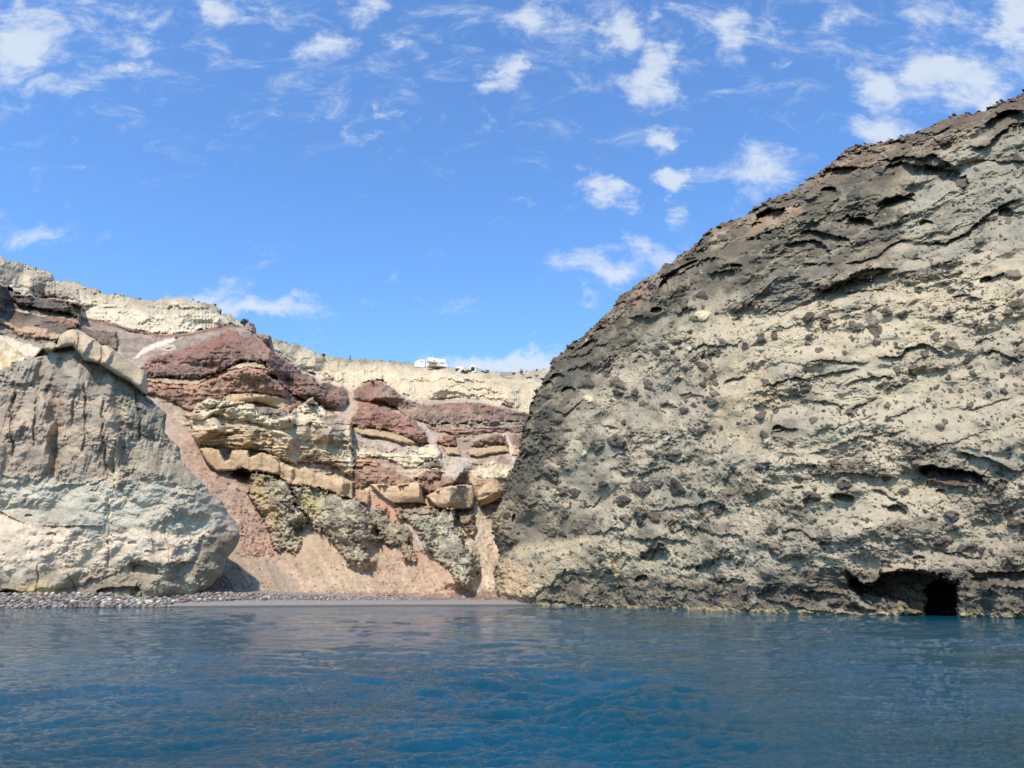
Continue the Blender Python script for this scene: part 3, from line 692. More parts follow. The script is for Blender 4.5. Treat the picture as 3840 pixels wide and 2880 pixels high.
for pl in ([(330,285),(540,310),(785,262)], [(850,385),(960,340),(1080,300),(1290,292)], [(205,335),(330,345)]):
    mt.ledge('C6', pl, .9, 4, 5, (224,198,158), jag=1.5)
mt.ledge('C6', [(545,455),(660,452),(770,450),(860,472)], 2.0, 4, 14, jag=2)
mt.ledge('C6', [(960,500),(1080,515),(1270,510)], 2.0, 4, 14, jag=2)
mt.ledge('C6', [(1350,490),(1440,460),(1530,415)], 2.2, 4, 14, jag=2)
mt.zone('C6', [(195,70),(350,50),(440,100),(330,118),(200,115)], (200, 150, 112), (150, 110, 88), prot=1.2, R=8, tex=strat(.6, 2.2, .5))
mt.ledge('C6', [(195,112),(330,116),(360,112)], 1.8, 4, 10)
mt.zone('C5', [(-420,880),(-300,900),(0,850),(60,900),(180,1090),(200,1180),(120,1180),(0,1100),(-200,1000)], (170, 150, 128), (140, 122, 106), soft=10, tex=crumbly(.5, .6), op=.7)
# --- middle cream bowl
mt.zone('C5', [(170,1090),(400,1130),(560,1170),(830,1110),(1000,1080),(1055,1160),(1055,1250),(900,1225),(820,1310),(720,1320),(600,1260),(420,1200),(200,1230)], (224, 208, 178), (206, 188, 158), prot=1.5, steep=0.5, R=30, tex=both(crumbly(.45, .6, .35), rough_tex(.4, .2)), mix_s=.3)
mt.zone('C5', [(220,970),(500,1020),(780,1080),(900,1090),(820,1120),(560,1170),(400,1130),(200,1060)], (166, 152, 142), (190, 168, 152), soft=8, tex=rough_tex(.25, .5))
mt.crest('C5', [(1055,1140),(1058,1420)], 1.6, 120, 26)
# red pile on the right
mt.zone('C5', [(190,640),(215,560),(300,500),(400,455),(465,472),(550,530),(700,640),(850,710),(900,700),(1000,680),(1150,665),(1400,675),(1550,715),(1700,735),(1900,790),(2100,800),(2100,880),(1870,872),(1600,862),(1300,885),(1000,885),(860,865),
   (740,835),(600,730),(480,665),(400,655),(300,665)], (148, 118, 104), (126, 106, 94), prot=2, steep=.7, R=8, tex=both(crumbly(.6, .4, .4), crumbly(.6, 1.0, .5), rough_tex(.5, .25, 5)), mix_s=.12)
mt.zone('C5', [(900,690),(1000,680),(1150,668),(1400,678),(1560,720),(1600,760),(1400,745),(1150,720),(920,740)], (152, 106, 90), (130, 98, 86), soft=9, warp=10, op=.8)
mt.zone('C5', [(1570,760),(1700,745),(1780,800),(1770,860),(1600,860)], (176, 150, 134), (130, 104, 92), soft=8, op=.7, mix_s=.5)
mt.zone('C5', [(220,560),(300,500),(400,455),(450,470),(430,560),(300,600)], (148, 102, 88), soft=14, warp=8, op=.7)
mt.crest('C5', [(420,440),(470,560),(500,680)], 9, 120, 130)
mt.zone('C5', [(860,640),(1000,635),(1150,640),(1420,645),(1500,670),(1400,680),(1150,672),(900,700)], (176, 160, 146), soft=4, tex=strat(.4, 1.0, .2))
mt.zone('C5', [(880,885),(1000,885),(1300,885),(1600,862),(2000,868),(2000,990),(1830,965),(1700,955),(1560,960),(1400,1005),(1200,1010),(1020,960),(930,930)], (160, 140, 124), (140, 118, 104), prot=1, steep=0.5, R=8, tex=strat(1.0, 1.1, .45))
mt.zone('C5', [(960,950),(1100,940),(1300,960),(1450,930),(1600,940),(1830,920),(1850,945),(1600,965),(1400,985),(1200,1010),(1080,975)], (176, 116, 94), (130, 98, 84), soft=3, warp=5, mix_s=.6, tex=strat(.8, 1.5, .4))
mt.zone('C5', [(940,960),(1200,1015),(1560,960),(1830,1000),(2000,1000),(2000,1200),(1700,1180),(1400,1210),(1250,1190),(1050,1120)], (158, 138, 124), soft=5, tex=crumbly(.3, .8), op=.8)
mt.zone('C5', [(165,880),(200,790),(240,735),(400,700),(560,735),(700,812),(820,880),(885,950),(922,1065),(850,1085),(760,1022),(640,972),(400,930),(250,912)], (158, 112, 98), (140, 104, 90), prot=2.5, steep=.6, R=12, tex=both(crumbly(.5, .5, .4), crumbly(.5, 1.2, .5)), mix_s=.2)
mt.crest('C5', [(560,740),(760,900),(880,1060)], 4, 180, 50)
mt.zone('C5', [(230,690),(400,650),(520,680),(600,735),(560,750),(400,705),(250,730)], (150, 118, 100), (170, 104, 80), soft=5, tex=strat(.5, 1.4, .35))
mt.zone('C5', [(178,925),(250,905),(400,932),(620,972),(760,1022),(850,1082),(780,1085),(640,1062),(500,1022),(350,1002),(222,972)], (190, 158, 124), (176, 146, 114), calm=.85, prot=2.2, R=12, warp=2, soft=2)
mt.ledge('C5', [(222,972),(350,1002),(500,1022),(640,1062),(780,1085)], 2.4, 3, 12, jag=2)
mt.zone('C5', [(1005,1045),(1100,1000),(1180,1020),(1222,1112),(1100,1112),(1050,1092)], (160, 110, 86), (138, 98, 80), prot=2.5, steep=0.6, R=18, tex=crumbly(.4, .7))
mt.zone('C5', [(1055,1095),(1100,1108),(1222,1110),(1242,1188),(1120,1190)], (190, 156, 118), prot=2.5, R=12, warp=2)
mt.zone('C5', [(1305,1115),(1400,1050),(1560,988),(1670,1000),(1705,1085),(1500,1105),(1380,1115)], (142, 108, 90), (122, 94, 80), prot=2.5, steep=0.6, R=18, tex=crumbly(.4, .7))
mt.zone('C5', [(1305,1135),(1400,1120),(1500,1102),(1700,1088),(1712,1162),(1560,1172),(1400,1202),(1310,1192)], (194, 162, 122), prot=2.4, R=14, warp=2)
mt.zone('C5', [(1730,1080),(1900,1060),(1900,1190),(1740,1190)], (194, 160, 124), prot=1.6, R=12, warp=2)
mt.ledge('C5', [(1310,1195),(1400,1205),(1560,1175),(1712,1165)], 1.8, 3, 10, jag=2)
mt.zone('C5', [(1740,1000),(1900,990),(1900,1080),(1740,1085)], (136, 100, 86), prot=1, R=12, tex=crumbly(.4, .7))
GUL = dict(soft=6, warp=5)
mt.zone('C5', [(820,872),(870,880),(925,940),(985,1010),(1020,1085),(1080,1170),(1250,1200),(1400,1230),(1200,1420),(1060,1400),(1062,1180),(980,1085),(925,1060),(905,980)], (196, 180, 164), (182, 164, 148), **GUL)
mt.zone('C5', [(1640,960),(1680,965),(1740,1080),(1760,1250),(1735,1240),(1715,1100)], (216, 190, 170), soft=4, warp=3)
mt.zone('C5', [(60,640),(190,560),(230,640),(190,780),(150,900),(60,960),(0,900),(60,760)], (176, 156, 140), (190, 160, 140), **GUL)
mt.zone('C5', [(1400,1300),(1560,1240),(1760,1300),(1800,1400),(1620,1420),(1400,1400)], (226, 208, 172), (196, 176, 148), prot=1, R=20, tex=crumbly(.4, .8), soft=6)
# --- screes
mt.zone('C4', [(60,-300),(200,-140),(330,-20),(370,70),(480,250),(540,310),(700,372),(850,500),(870,590),(950,700),(1050,850),(1075,1000),(1170,1090),(1300,1190),(1250,1260),(1080,1180),(940,1110),(780,1110),(740,1040),(760,900),(700,760),(560,600),(430,430),(330,330),(220,220),(200,90),(60,-120)],
   (180, 152, 134), (166, 138, 122), prot=0, soft=26, warp=14, tex=crumbly(.05, 1.0, .2), mix_s=.3)
mt.zone('C4', [(780,1100),(940,1105),(1080,1180),(1180,1260),(1400,1500),(500,1480),(300,1470),(560,1300),(720,1060)], (166, 146, 127), (156, 137, 118), soft=18, warp=14, mix_s=.1, calm=.7)
mt.zone('C4', [(1180,1080),(1330,1080),(1320,900),(1400,790),(1560,880),(1720,1070),(1800,1170),(2000,1240),(2300,1500),(1400,1520),(1250,1330)], (188, 162, 135), (176, 150, 124), calm=.6, soft=12, warp=10, mix_s=.12)
mt.zone('C4', [(1100,1160),(1230,1180),(1400,1340),(1500,1460),(1450,1480),(1300,1330)], (196, 156, 136), (206, 178, 150), soft=14, warp=12, op=.7)
mt.zone('C6', [(480,500),(560,560),(700,650),(640,640),(520,600)], (196, 140, 112), soft=8)
mt.zone('C6', [(330,420),(400,400),(560,500),(640,600),(540,600),(480,520),(350,480)], (190, 138, 114), soft=8, warp=5)
mt.zone('C6', [(320,960),(330,880),(430,780),(500,830),(620,885),(700,985),(752,1000),(735,1280),(720,1320),(400,1290),(200,1010),(300,1055)], (186, 160, 132), (174, 140, 116), soft=10, warp=9, mix_s=.2)
mt.zone('C6', [(745,850),(860,920),(1050,1080),(1200,1225),(1235,1310),(900,1320),(700,1310),(720,1150),(745,1000)], (192, 156, 130), (182, 146, 120), soft=8, warp=5, mix_s=.1)
mt.zone('C6', [(1290,465),(1350,500),(1450,650),(1535,850),(1560,900),(1480,1000),(1470,1100),(1580,1260),(1640,1340),(1228,1300),(1240,1245),(1340,1130),(1352,1050),(1272,920),(1205,830),(1160,685),(1290,742),(1328,680),(1305,600)], (206, 188, 164), (194, 172, 148), soft=5, warp=5, mix_s=.3)
mt.zone('C6', [(1480,1020),(1560,1020),(1570,1250),(1510,1200),(1460,1100)], (176, 130, 112), (150, 112, 98), soft=8, warp=7, tex=crumbly(.25, 1.2))
mt.zone('C6', [(1380,830),(1450,780),(1560,1000),(1480,1010)], (204, 176, 156), soft=10, op=.7)
mt.zone('C6', [(-300,1280),(600,1285),(1000,1290),(1300,1265),(1600,1250),(1900,1300),(1900,1400),(-300,1400)], (152, 112, 98), (130, 100, 90), soft=6, warp=9, tex=crumbly(.3, 1.4), mix_s=.6, op=.8)
# streaks running down the fans
fanm = (ss(1880, 2080, mt.Y) * ss(700, 900, mt.X))
fx = (mt.X - 1250 - (mt.Y - 1900) * .55)
sn = pn(fx * f32(1 / 34.) + mt.wr * .3, mt.Y * f32(1 / 700.), 77) + .6 * pn(fx * f32(1 / 12.) + mt.wr * .3, mt.Y * f32(1 / 400.), 78)
mt.h += (fanm * sn * .34 + .05 * fanm * mt.wr2).astype(f32); mt.c *= (1 + .16 * fanm * sn + .10 * fanm * mt.wr2)[..., None].astype(f32)
rn = random.Random(5)
def inpoly(p, poly):
    x, y = p; c = False
    for i in range(len(poly)):
        ax, ay = poly[i]; bx, by = poly[i - 1]
        if (ay > y) != (by > y) and x < (bx - ax) * (y - ay) / (by - ay) + ax: c = not c
    return c
chute = T('C4', [(260,0),(370,70),(480,250),(700,400),(860,590),(1050,900),(1090,1010),(1160,1090),(900,1130),(770,1060),(760,860),(600,600),(400,350),(240,180)])
n_ = 0
while n_ < 420:
    p = (rn.uniform(680, 1080), rn.uniform(1650, 2110))
    if inpoly(p, chute):
        dens_ = .25 + .75 * ss(1900, 2040, p[1])
        if rn.random() < dens_:
            n_ += 1
            mt.bomb(p[0], p[1], rn.uniform(2.0, 6), rn.uniform(.5, .9), rn.uniform(-.5, .5), .5, alb(rn.choice([(160,104,92),(186,140,122),(120,84,76),(170,120,104)])), rn)
for i in range(520):
    p = (rn.uniform(780, 1950), 2240 - 200 * rn.random() ** 1.6)
    mt.bomb(p[0], p[1], rn.uniform(2.2, 4.5), .7, 0, .8, alb(rn.choice([(140,100,88),(110,90,80),(190,160,140)])), rn)
mt.c *= np.array([1.02, 1.01, .98], f32)
M_mountain = mt.build('mountainside', M_far, rim_R=30, rim_A=6, ragged=5, back=(0, 90, -30))
tag(M_mountain, 'banded red, tan and cream mountainside at the back of the bay', kind='structure')

# ================================================================== grey cliff on the left
LC_OUT = [(-620, 1180), (-300, 1230)] + T('C1', [(-300,1150),(0,1085),(150,1010),(270,980),(400,945),(355,905),(355,885),(398,838),(440,845),(468,862),(482,800),(540,750),(605,735),(650,750),(670,775),(720,785),(790,820),(850,870),(900,872),(950,910),
   (1040,980),(1100,1020),(1200,1080),(1228,1160),(1222,1295),(1330,1390),(1385,1440),(1370,1600)]) + T('C2', [(1440,120),(1500,180),(1505,270),(1600,390),(1690,470),(1740,540),(1850,620),(1900,720),(1970,800),(2000,920),(1960,1000),(1890,1090),
   (1850,1230),(1750,1330),(1650,1375),(1610,1420),(1560,1500)]) + [(700, 2320), (-620, 2320)]
LC_CTRL = [(-600,2250,112),(0,2250,118),(350,2245,119),(620,2240,121),(760,2230,126),(-600,1900,113),(0,1900,119.5),(400,1900,120.5),(700,1900,124),(880,1980,130),
   (-600,1500,116),(0,1500,123),(350,1500,124),(600,1600,129),(0,1300,128),(350,1250,129),(520,1400,132),(-600,1200,122)]
KR = .8
lc = Relief(-560, 930, 1200, 2310, 1.9, LC_CTRL, LC_OUT, 4, (1.0, .3, .1))
lc.kc = .62
lc.base((152, 144, 132))
lc.h += .04 * lc.wr2
lc.h += (.9 * fbm(lc.u * f32(.09), lc.v * f32(.07), 3, 2) + .16 * fbm(lc.u * f32(.5), lc.v * f32(.6), 6, 5, .55) - 2.2 * worley(lc.u * f32(.13) + .25 * lc.wr, lc.v * f32(.11) + .25 * lc.wr, 3)[0] - .35 * worley(lc.u * f32(.45) + .2 * lc.wr, lc.v * f32(.4) + .2 * lc.wr, 6)[0] + .03 * lc.wr2).astype(f32)
lc.c *= (1 + .14 * lc.wr[..., None])
lc.zone('C1', [(-1300,1050),(0,1085),(150,1010),(270,980),(520,900),(640,890),(700,1010),(900,1080),(1200,1290),(1400,1440),(1400,1700),(1100,1500),(900,1300),(500,1250),(300,1200),(0,1200),(-1300,1200)],
   (166, 156, 140), (138, 130, 118), soft=22, warp=14, tex=both(rough_tex(.5, .3, 5), flutes(1.3, .3), flutes(.35, 1.4)), mix_s=.3)
lc.zone('C1', [(-1300,1230),(0,1200),(300,1200),(500,1260),(900,1300),(1050,1500),(1100,1700),(950,2100),(500,2050),(0,1960),(-1300,1960)], (180, 162, 142), (156, 140, 124), soft=24, warp=18,
   tex=both(rough_tex(.14, .8, 4), flutes(.32, 1.5), flutes(.5, .4), crumbly(.10, .9, .2)), mix_s=.3)
lc.zone('C2', [(-1300,400),(0,420),(400,440),(900,430),(1000,500),(1400,420),(1690,480),(1850,640),(1980,850),(1700,950),(1300,930),(900,820),(300,830),(100,760),(0,700),(-1300,640)],
   (194, 190, 174), (180, 174, 158), soft=22, warp=14, tex=strat(.25, .5, .10), mix_s=.12)
lc.zone('C2', [(-1300,650),(0,700),(100,770),(300,830),(560,840),(900,900),(1100,850),(1250,890),(1600,900),(1730,860),(1640,1000),(1600,1120),(1400,1150),(1100,1120),(900,1250),(500,1350),(0,1380),(-1300,1380)],
   (218, 202, 180), (202, 186, 166), soft=10, warp=9, prot=.7, R=14, tex=both(rough_tex(.14, .5, 5), crumbly(.10, .8, .15)), mix_s=.25)
lc.zone('C2', [(560,845),(900,840),(900,900),(800,930),(640,900)], (160, 158, 148), soft=6)
lc.zone('C2', [(-1300,1250),(0,1250),(600,1180),(950,1180),(1050,1130),(1250,1100),(1420,1130),(1600,1110),(1640,1250),(1600,1430),(0,1450),(-1300,1450)], (160, 148, 126), (140, 130, 114), soft=20, warp=14, op=.85, tex=crumbly(.4, .5, .3), mix_s=.3)
lc.zone('C2', [(-400,1300),(0,1330),(280,1310),(500,1330),(520,1400),(560,1460),(-400,1460)], (196, 176, 116), (150, 130, 86), soft=12, warp=9, op=.85)
lc.zone('C2', [(1740,860),(1900,800),(1990,930),(1890,1090),(1840,1230),(1640,1380),(1590,1300),(1640,1100)], (150, 138, 120), (128, 118, 104), soft=12, tex=both(rough_tex(.6, .3, 4)))
lc.zone('C2', [(1540,1250),(1640,1260),(1640,1400),(1500,1440),(1520,1380)], (176, 176, 164), soft=8, op=.7)
lc.zone('C2', [(1690,470),(1740,540),(1850,640),(1980,860),(1960,920),(1830,760),(1740,700)], (196, 184, 168), (170, 160, 146), soft=6)
lc.zone('C2', [(1050,-150),(1350,0),(1500,180),(1500,270),(1700,480),(1600,520),(1300,430),(1050,400),(960,100)], (160, 154, 138), (134, 126, 112), soft=16, warp=14, tex=both(rough_tex(.55, .35, 6), flutes(.5, .9)), mix_s=.5)
lc.zone('C1', [(1000,1150),(1200,1300),(1340,1400),(1385,1450),(1370,1650),(1100,1600),(960,1400)], (140, 136, 124), (120, 116, 106), soft=14, warp=12, tex=both(rough_tex(.5, .4, 6), flutes(.5, .8)))
calm_patches(lc, ss(-.3, .3, fbm(lc.u * f32(.09), lc.v * f32(.12), 4, 72, .5)) * .9, .65, .5, 4)
# arris between the front and the flank that turns into the bay
lc.crest('C2', [(1480,350),(1560,620),(1730,860),(1640,1100),(1580,1400)], 2.2, 240, 170)
lc.crest('C2', [(1790,740),(1800,900),(1780,1050)], 1.0, 50, 40)
lc.crest('C2', [(1900,800),(1880,1080)], .9, 60, 60)
lc.crest('C1', [(560,900),(700,1200),(880,1450),(940,1700)], 2.4, 150, 60)
lc.crest('C2', [(900,-300),(940,0),(950,300)], 2.2, 150, 30)
lc.crest('C1', [(230,1000),(380,1400),(400,1900)], 2.6, 160, 26)
lc.crest('C2', [(1370,350),(1440,620),(1410,780),(1480,880)], 1.8, 110, 45)
lc.crest('C2', [(1400,1130),(1420,1200)], .8, 60, 20)
# groove
lc.crest('C1', [(480,1250),(470,1600),(430,1950)], -2.6, 38, 24)
for pl in ([(955,100),(940,300),(950,500)], [(905,600),(900,820),(900,1200)], [(1360,850),(1400,1000),(1420,1200)], [(1230,880),(1270,960),(1280,1100)], [(570,1200),(610,1330),(640,1420)], [(310,1150),(300,1400)]):
    lc.crest('C2', pl, -.7, 6, 6)
for pl, w_, A_c in [([(120,1250),(90,1500),(110,1800)],5,-1.2),([(700,1180),(720,1450),(690,1750)],4,-1.),([(860,1300),(850,1600),(880,1900)],4,-1.),([(300,1300),(280,1700)],4,-1.),([(1120,1250),(1160,1450),(1150,1650)],4,-1.1),([(620,1300),(600,1500)],4,-.9)]:
    lc.crest('C1', pl, A_c * 1.4, w_ * 2, w_ * 2)
lc.zone('C2', [(940,90),(975,100),(965,280),(980,330),(960,540),(940,520),(945,300)], (208, 200, 158), soft=4, warp=4, op=.7)
lc.zone('C2', [(895,560),(915,560),(905,700),(925,740),(900,830),(895,760)], (226, 218, 176), soft=3, warp=3, op=.9)
lc.zone('C2', [(890,880),(915,880),(925,960),(905,1250),(895,1250)], (222, 208, 190), soft=4, warp=3, op=.6)
lc.zone('C1', [(1010,1370),(1050,1380),(1040,1470),(1010,1460)], (196, 190, 140), soft=5, op=.7)
lc.zone('C2', [(980,180),(1070,190),(1070,230),(1000,235)], (190, 156, 132), soft=5, op=.8)
lc.ledge('C2', [(300,828),(560,822),(740,820),(880,822)], .9, 6, 14, (200,180,158), jag=3)
lc.ledge('C2', [(-600,640),(0,700),(100,760),(280,830)], .9, 8, 12, jag=4)
lc.ledge('C2', [(460,470),(700,480),(900,430)], .7, 8, 12)
lc.ledge('C2', [(0,400),(180,420),(200,430)], .6, 6, 10)
lc.ledge('C2', [(1050,1140),(1200,1110),(1280,1130)], 1.6, 8, 40, jag=5)
lc.ledge('C2', [(1420,1180),(1500,1120),(1600,1100)], 1.4, 8, 34, jag=5)
lc.ledge('C2', [(0,1340),(300,1390),(360,1420)], 2.0, 10, 30, jag=4)
lc.ledge('C2', [(-500,1300),(-200,1320),(0,1350)], 2.0, 10, 30, jag=4)
lc.hollow('C2', 60, 1400, 140, 42, 6, 3.0)
lc.hollow('C2', 960, 1380, 220, 50, -4, 2.0)
lc.hollow('C2', 1220, 1210, 130, 60, 8, 1.2)
lc.hollow('C2', 1100, 970, 36, 20, 0, .6); lc.hollow('C2', 430, 900, 40, 22, 0, .5)
lc.hollow('C2', 240, 745, 30, 16, 0, .5); lc.hollow('C2', 1340, 1025, 45, 16, 0, .4); lc.hollow('C2', 1220, 1040, 26, 18, 0, .4)
lc.zone('C2', [(930,1300),(1050,1230),(1180,1270),(1160,1400),(960,1400)], (146, 134, 116), prot=.6, R=30, soft=14, warp=16)
rn = random.Random(9)
for i in range(260):
    lc.bomb(rn.uniform(-500, 720), rn.uniform(1960, 2200), rn.uniform(3, 12), rn.uniform(.5, .9), rn.uniform(-.4, .4), rn.uniform(-.5, .5), None, rn)
# smooth tan slab lying over the shoulder of the cliff
SL, SL2 = (196, 176, 146), (182, 162, 134)
def smooth_in(s, B, w, d):
    k = ss(0, 6, d)
    s.h[B] = (s.h[B] * (1 - k) + (1.5 + .10 * s.wr[B] + .35 * fbm(s.u[B] * f32(.25), s.v[B] * f32(.25), 2, 4)) * k).astype(f32)
slab = [(352,905),(355,885),(400,836),(440,845),(470,862),(482,800),(540,750),(605,733),(650,750),(672,778),(720,785),(790,820),(850,870),(900,872),(950,908),(1040,980),(1100,1020),(1200,1080),(1230,1165),(1222,1292),(1180,1272),(1130,1220),
   (1080,1182),(960,1122),(830,1032),(700,1002),(655,940),(600,885),(520,895),(470,905),(430,928)]
lc.zone('C1', slab, SL, SL2, soft=2, warp=1.5, tex=smooth_in, mix_s=.12)
sp = T('C1', slab); B_ = lc.box(sp, 10); d_ = sdf_poly(lc.X[B_], lc.Y[B_], sp); t_ = np.clip(d_ / 22, 0, 1)
lc.h[B_] += (2.2 * np.sqrt(np.clip(1 - (1 - t_) ** 2, 0, 1))).astype(f32)
lc.crest('C1', [(655,745),(660,830),(640,900)], -1.6, 8, 7)
lc.crest('C1', [(790,815),(720,870),(690,960)], 1.8, 60, 14)
lc.crest('C1', [(860,870),(840,950),(820,1030)], -1.6, 8, 9)
lc.crest('C1', [(945,905),(900,960),(850,1040)], 1.6, 40, 20)
lc.crest('C1', [(470,800),(468,900)], -1.8, 8, 8)
lc.hollow('C1', 575, 840, 50, 55, 0, -.8); lc.crest('C1', [(1200,1090),(1130,1230)], 1.2, 60, 20)
lc.c *= np.array([1.07, 1.02, .97], f32)
L_cliff = lc.build('cliff', M_near, rim_R=30, rim_A=1.3, ragged=2.5, back=(-10, 30, -10))
tag(L_cliff, 'blue-grey cliff with a pale foot behind the boulder bank', kind='structure')

# ================================================================== dark tuff headland on the right
HL_OUT = T('F', [(2560,-40),(2400,90),(2212,195),(2150,225),(2060,248),(1990,285),(1930,297),(1870,310),(1832,322),(1740,392),(1670,425),(1600,465),(1560,482),(1536,496),(1500,530),(1460,560),(1390,604),(1330,652),(1290,700),(1262,722),(1215,760),(1190,782),
    (1166,830),(1150,865),(1140,900),(1130,930),(1118,975),(1105,1010),(1090,1050),(1072,1090),(1062,1120),(1064,1160),(1078,1200),(1070,1240),(1064,1285),(1080,1345)]) + [(2600, 2400), (4450, 2400)]
HL_CTRL = [(3840,2320,70),(4300,2325,61),(3300,2306,81),(2840,2297,89.5),(2500,2283,107),(2200,2274,122),(1950,2250,134),(1850,2250,138),
   (3840,1800,72),(4300,1800,63),(3300,1800,83),(2840,1800,92),(2400,1900,113),(2000,1950,135),(1860,2050,141),
   (3840,1300,78),(4300,1300,69),(3300,1300,90),(2840,1300,100),(2400,1500,120),(2050,1500,138),
   (3840,800,88),(4300,600,82),(3840,350,100),(4300,0,100),(3300,560,113),(2840,850,114),(2400,1100,128),(2100,1350,143)]
KR = .85
hd = Relief(1800, 4360, -60, 2372, 2.0, HL_CTRL, HL_OUT, 8, (.542, -.84, .0, .27))
CRM, CRM2, GRY, DRK = (190, 177, 152), (168, 160, 140), (140, 134, 118), (92, 86, 78)
hd.base(CRM)
U, Vv = hd.u, hd.v
big = fbm(U * f32(.06), (Vv - .18 * U) * f32(.11), 4, 3)
hd.h += (1.7 * big + .35 * fbm(U * f32(.25), Vv * f32(.4), 4, 9, .55)).astype(f32)
# erosion bedding rising gently to the right
bed = Vv + .12 * U + .7 * hd.wr
hd.h += (.22 * pn(U * f32(.05), bed * f32(.9), 31) + .10 * pn(U * f32(.12), bed * f32(2.4), 32) + .04 * pn(U * f32(.3), bed * f32(6.), 33)).astype(f32)
hd.c *= (1 + .10 * pn(U * f32(.06), bed * f32(1.2), 35) + .08 * pn(U * f32(.2), bed * f32(4.), 36))[..., None]
g1 = ss(-.35, .55, fbm(U * f32(.10) + 5, Vv * f32(.15), 5, 41, .55))[..., None]
hd.c[:] = hd.c * (1 - g1) + (alb(CRM2) * (1 + .1 * hd.wr[..., None])) * g1
# scalloped weathering pockets
f1, f2, idn = worley(U * f32(.22) + hd.wr * f32(.30), (Vv + .15 * U) * f32(.34) + hd.wr2 * f32(.22), 2)
pk = ss(-.15, .35, fbm(U * f32(.08) + 9, Vv * f32(.10), 3, 44))
lip = ss(.0, .22, f2 - f1)
hd.h -= (pk * lip * (.25 + .9 * idn) * .5).astype(f32)
f1b, f2b, idb = worley(U * f32(.7) + hd.wr2 * f32(.35), (Vv + .15 * U) * f32(1.0) + hd.wr * f32(.5), 5)
rgh = ss(-.05, .45, fbm(U * f32(.13) - 4, Vv * f32(.2), 4, 47))
hd.h += (rgh * (.22 * (.8 - f1b) * (idb > .45) + .11 * hd.wr2) + .03 * hd.wr2).astype(f32)
# rough dark lumpy rock in patches and along the lips
pt = ss(.10, .55, fbm(U * f32(.16) + 3, (Vv + .15 * U) * f32(.30), 6, 48, .62))
ledgecol = np.clip(pt * .8 + pk * ss(.20, .02, f2 - f1) * .5, 0, .9)[..., None]
hd.c[:] = hd.c * (1 - ledgecol) + alb((112, 104, 92)) * (1 + .3 * hd.wr2[..., None]) * ledgecol
hd.h += (pt * (.30 + .18 * hd.wr2)).astype(f32)
hd.zone('F', [(1500,700),(1700,660),(1900,640),(2000,600),(2212,560),(2700,540),(2700,700),(2212,700),(1950,760),(1700,790),(1500,760)], (212, 194, 160), (198, 184, 156), soft=40, warp=40, op=.7, tex=strat(.25, .6, .06))
hd.zone('F', [(1500,800),(1640,780),(1700,850),(1620,960),(1540,940)], (208, 184, 146), soft=26, warp=30, op=.6)
hd.zone('F', [(1850,760),(2000,800),(2212,860),(2700,900),(2700,1000),(2212,960),(1900,940),(1750,900)], (206, 190, 158), (186, 178, 154), soft=30, warp=36, op=.6)
# left shoulder and crown: dark crust
# scooped bowls; sharp sandy rims painted lighter, as if catching the light
cm = ss(-60, 60, 900 - hd.Y + .35 * (hd.X - 2300) * -1 + 260) * .0
b1, b2, bi = worley(U * f32(.16) + hd.wr * f32(.22), (Vv - .1 * U) * f32(.20) + hd.wr * f32(.22), 14)
up_m = ss(18, 42, hd.wz) * .9 + .25
hd.h += (up_m * (1.5 * b1 ** 1.5) * (.4 + .9 * bi)).astype(f32)
rim_ = (ss(.16, .0, b2 - b1) * .55 * np.clip(up_m, 0, 1))[..., None]
RIMC = rim_
b1, b2, bi = worley(U * f32(.5) + hd.wr * f32(.3), (Vv - .1 * U) * f32(.62) + hd.wr * f32(.3), 15)
hd.h += (.42 * b1 ** 1.5 * (bi > .35)).astype(f32)
b1, b2, bi = worley(U * f32(2.3), Vv * f32(2.6) + hd.wr * f32(.5), 16)
hd.h -= (.16 * ss(.32, .05, b1) * (bi > .4)).astype(f32)
crown = T('F', [(1056,1150),(1060,1100),(1100,1000),(1140,880),(1180,780),(1330,640),(1460,545),(1540,480),(1740,380),(1832,310),(2000,270),(2212,180),(2600,-80),(2600,60),(2212,300),(2060,300),(1990,330),(1950,420),(1960,520),(1920,560),(1830,580),(1800,620),(1700,650),
   (1600,640),(1500,640),(1440,690),(1350,760),(1260,840),(1230,900),(1230,960),(1180,1020),(1130,1120),(1110,1180),(1100,1240),(1070,1240)])
crk = dict(tex=both(rough_tex(.55, .28, 5), crumbly(.35, .7, .4)))
hd.zone('S', crown, (98, 92, 80), (78, 75, 67), soft=50, warp=50, mix_s=.2, op=.93, **crk)
hd.zone('F', [(1056,1150),(1100,1000),(1140,880),(1180,780),(1240,720),(1300,760),(1220,860),(1190,960),(1140,1060),(1110,1150),(1080,1190)], (72, 70, 66), (88, 85, 78), soft=30, warp=22, op=.85)
hd.zone('F', [(1170,780),(1330,640),(1460,545),(1540,480),(1740,380),(1832,310),(2000,270),(2212,180),(2600,-80),(2600,0),(2212,245),(2000,300),(1850,360),(1740,420),(1560,520),(1450,600),(1340,690),(1250,770)], (112, 92, 78), (94, 80, 70), soft=14, warp=14, mix_s=.3, op=.85)
hd.zone('F', [(1950,420),(1990,330),(2100,310),(2700,200),(2700,640),(2212,520),(2050,560),(1960,520)], (156, 152, 136), (138, 136, 124), soft=60, warp=50, tex=both(crumbly(.18, 1.3, .35)), mix_s=.2)
hd.zone('F', [(1600,650),(1700,560),(1790,560),(1800,620),(1730,660),(1640,680)], (120, 114, 104), (104, 100, 92), soft=12, warp=10, prot=.6, R=20, tex=crumbly(.25, 1.0, .4))
hd.zone('F', [(1640,470),(1720,440),(1740,455),(1660,490),(1600,520)], (160, 126, 100), soft=8, warp=6, op=.8)
hd.zone('F', [(1535,508),(1565,495),(1570,520),(1535,545)], (190, 168, 130), soft=5, warp=4, op=.9)
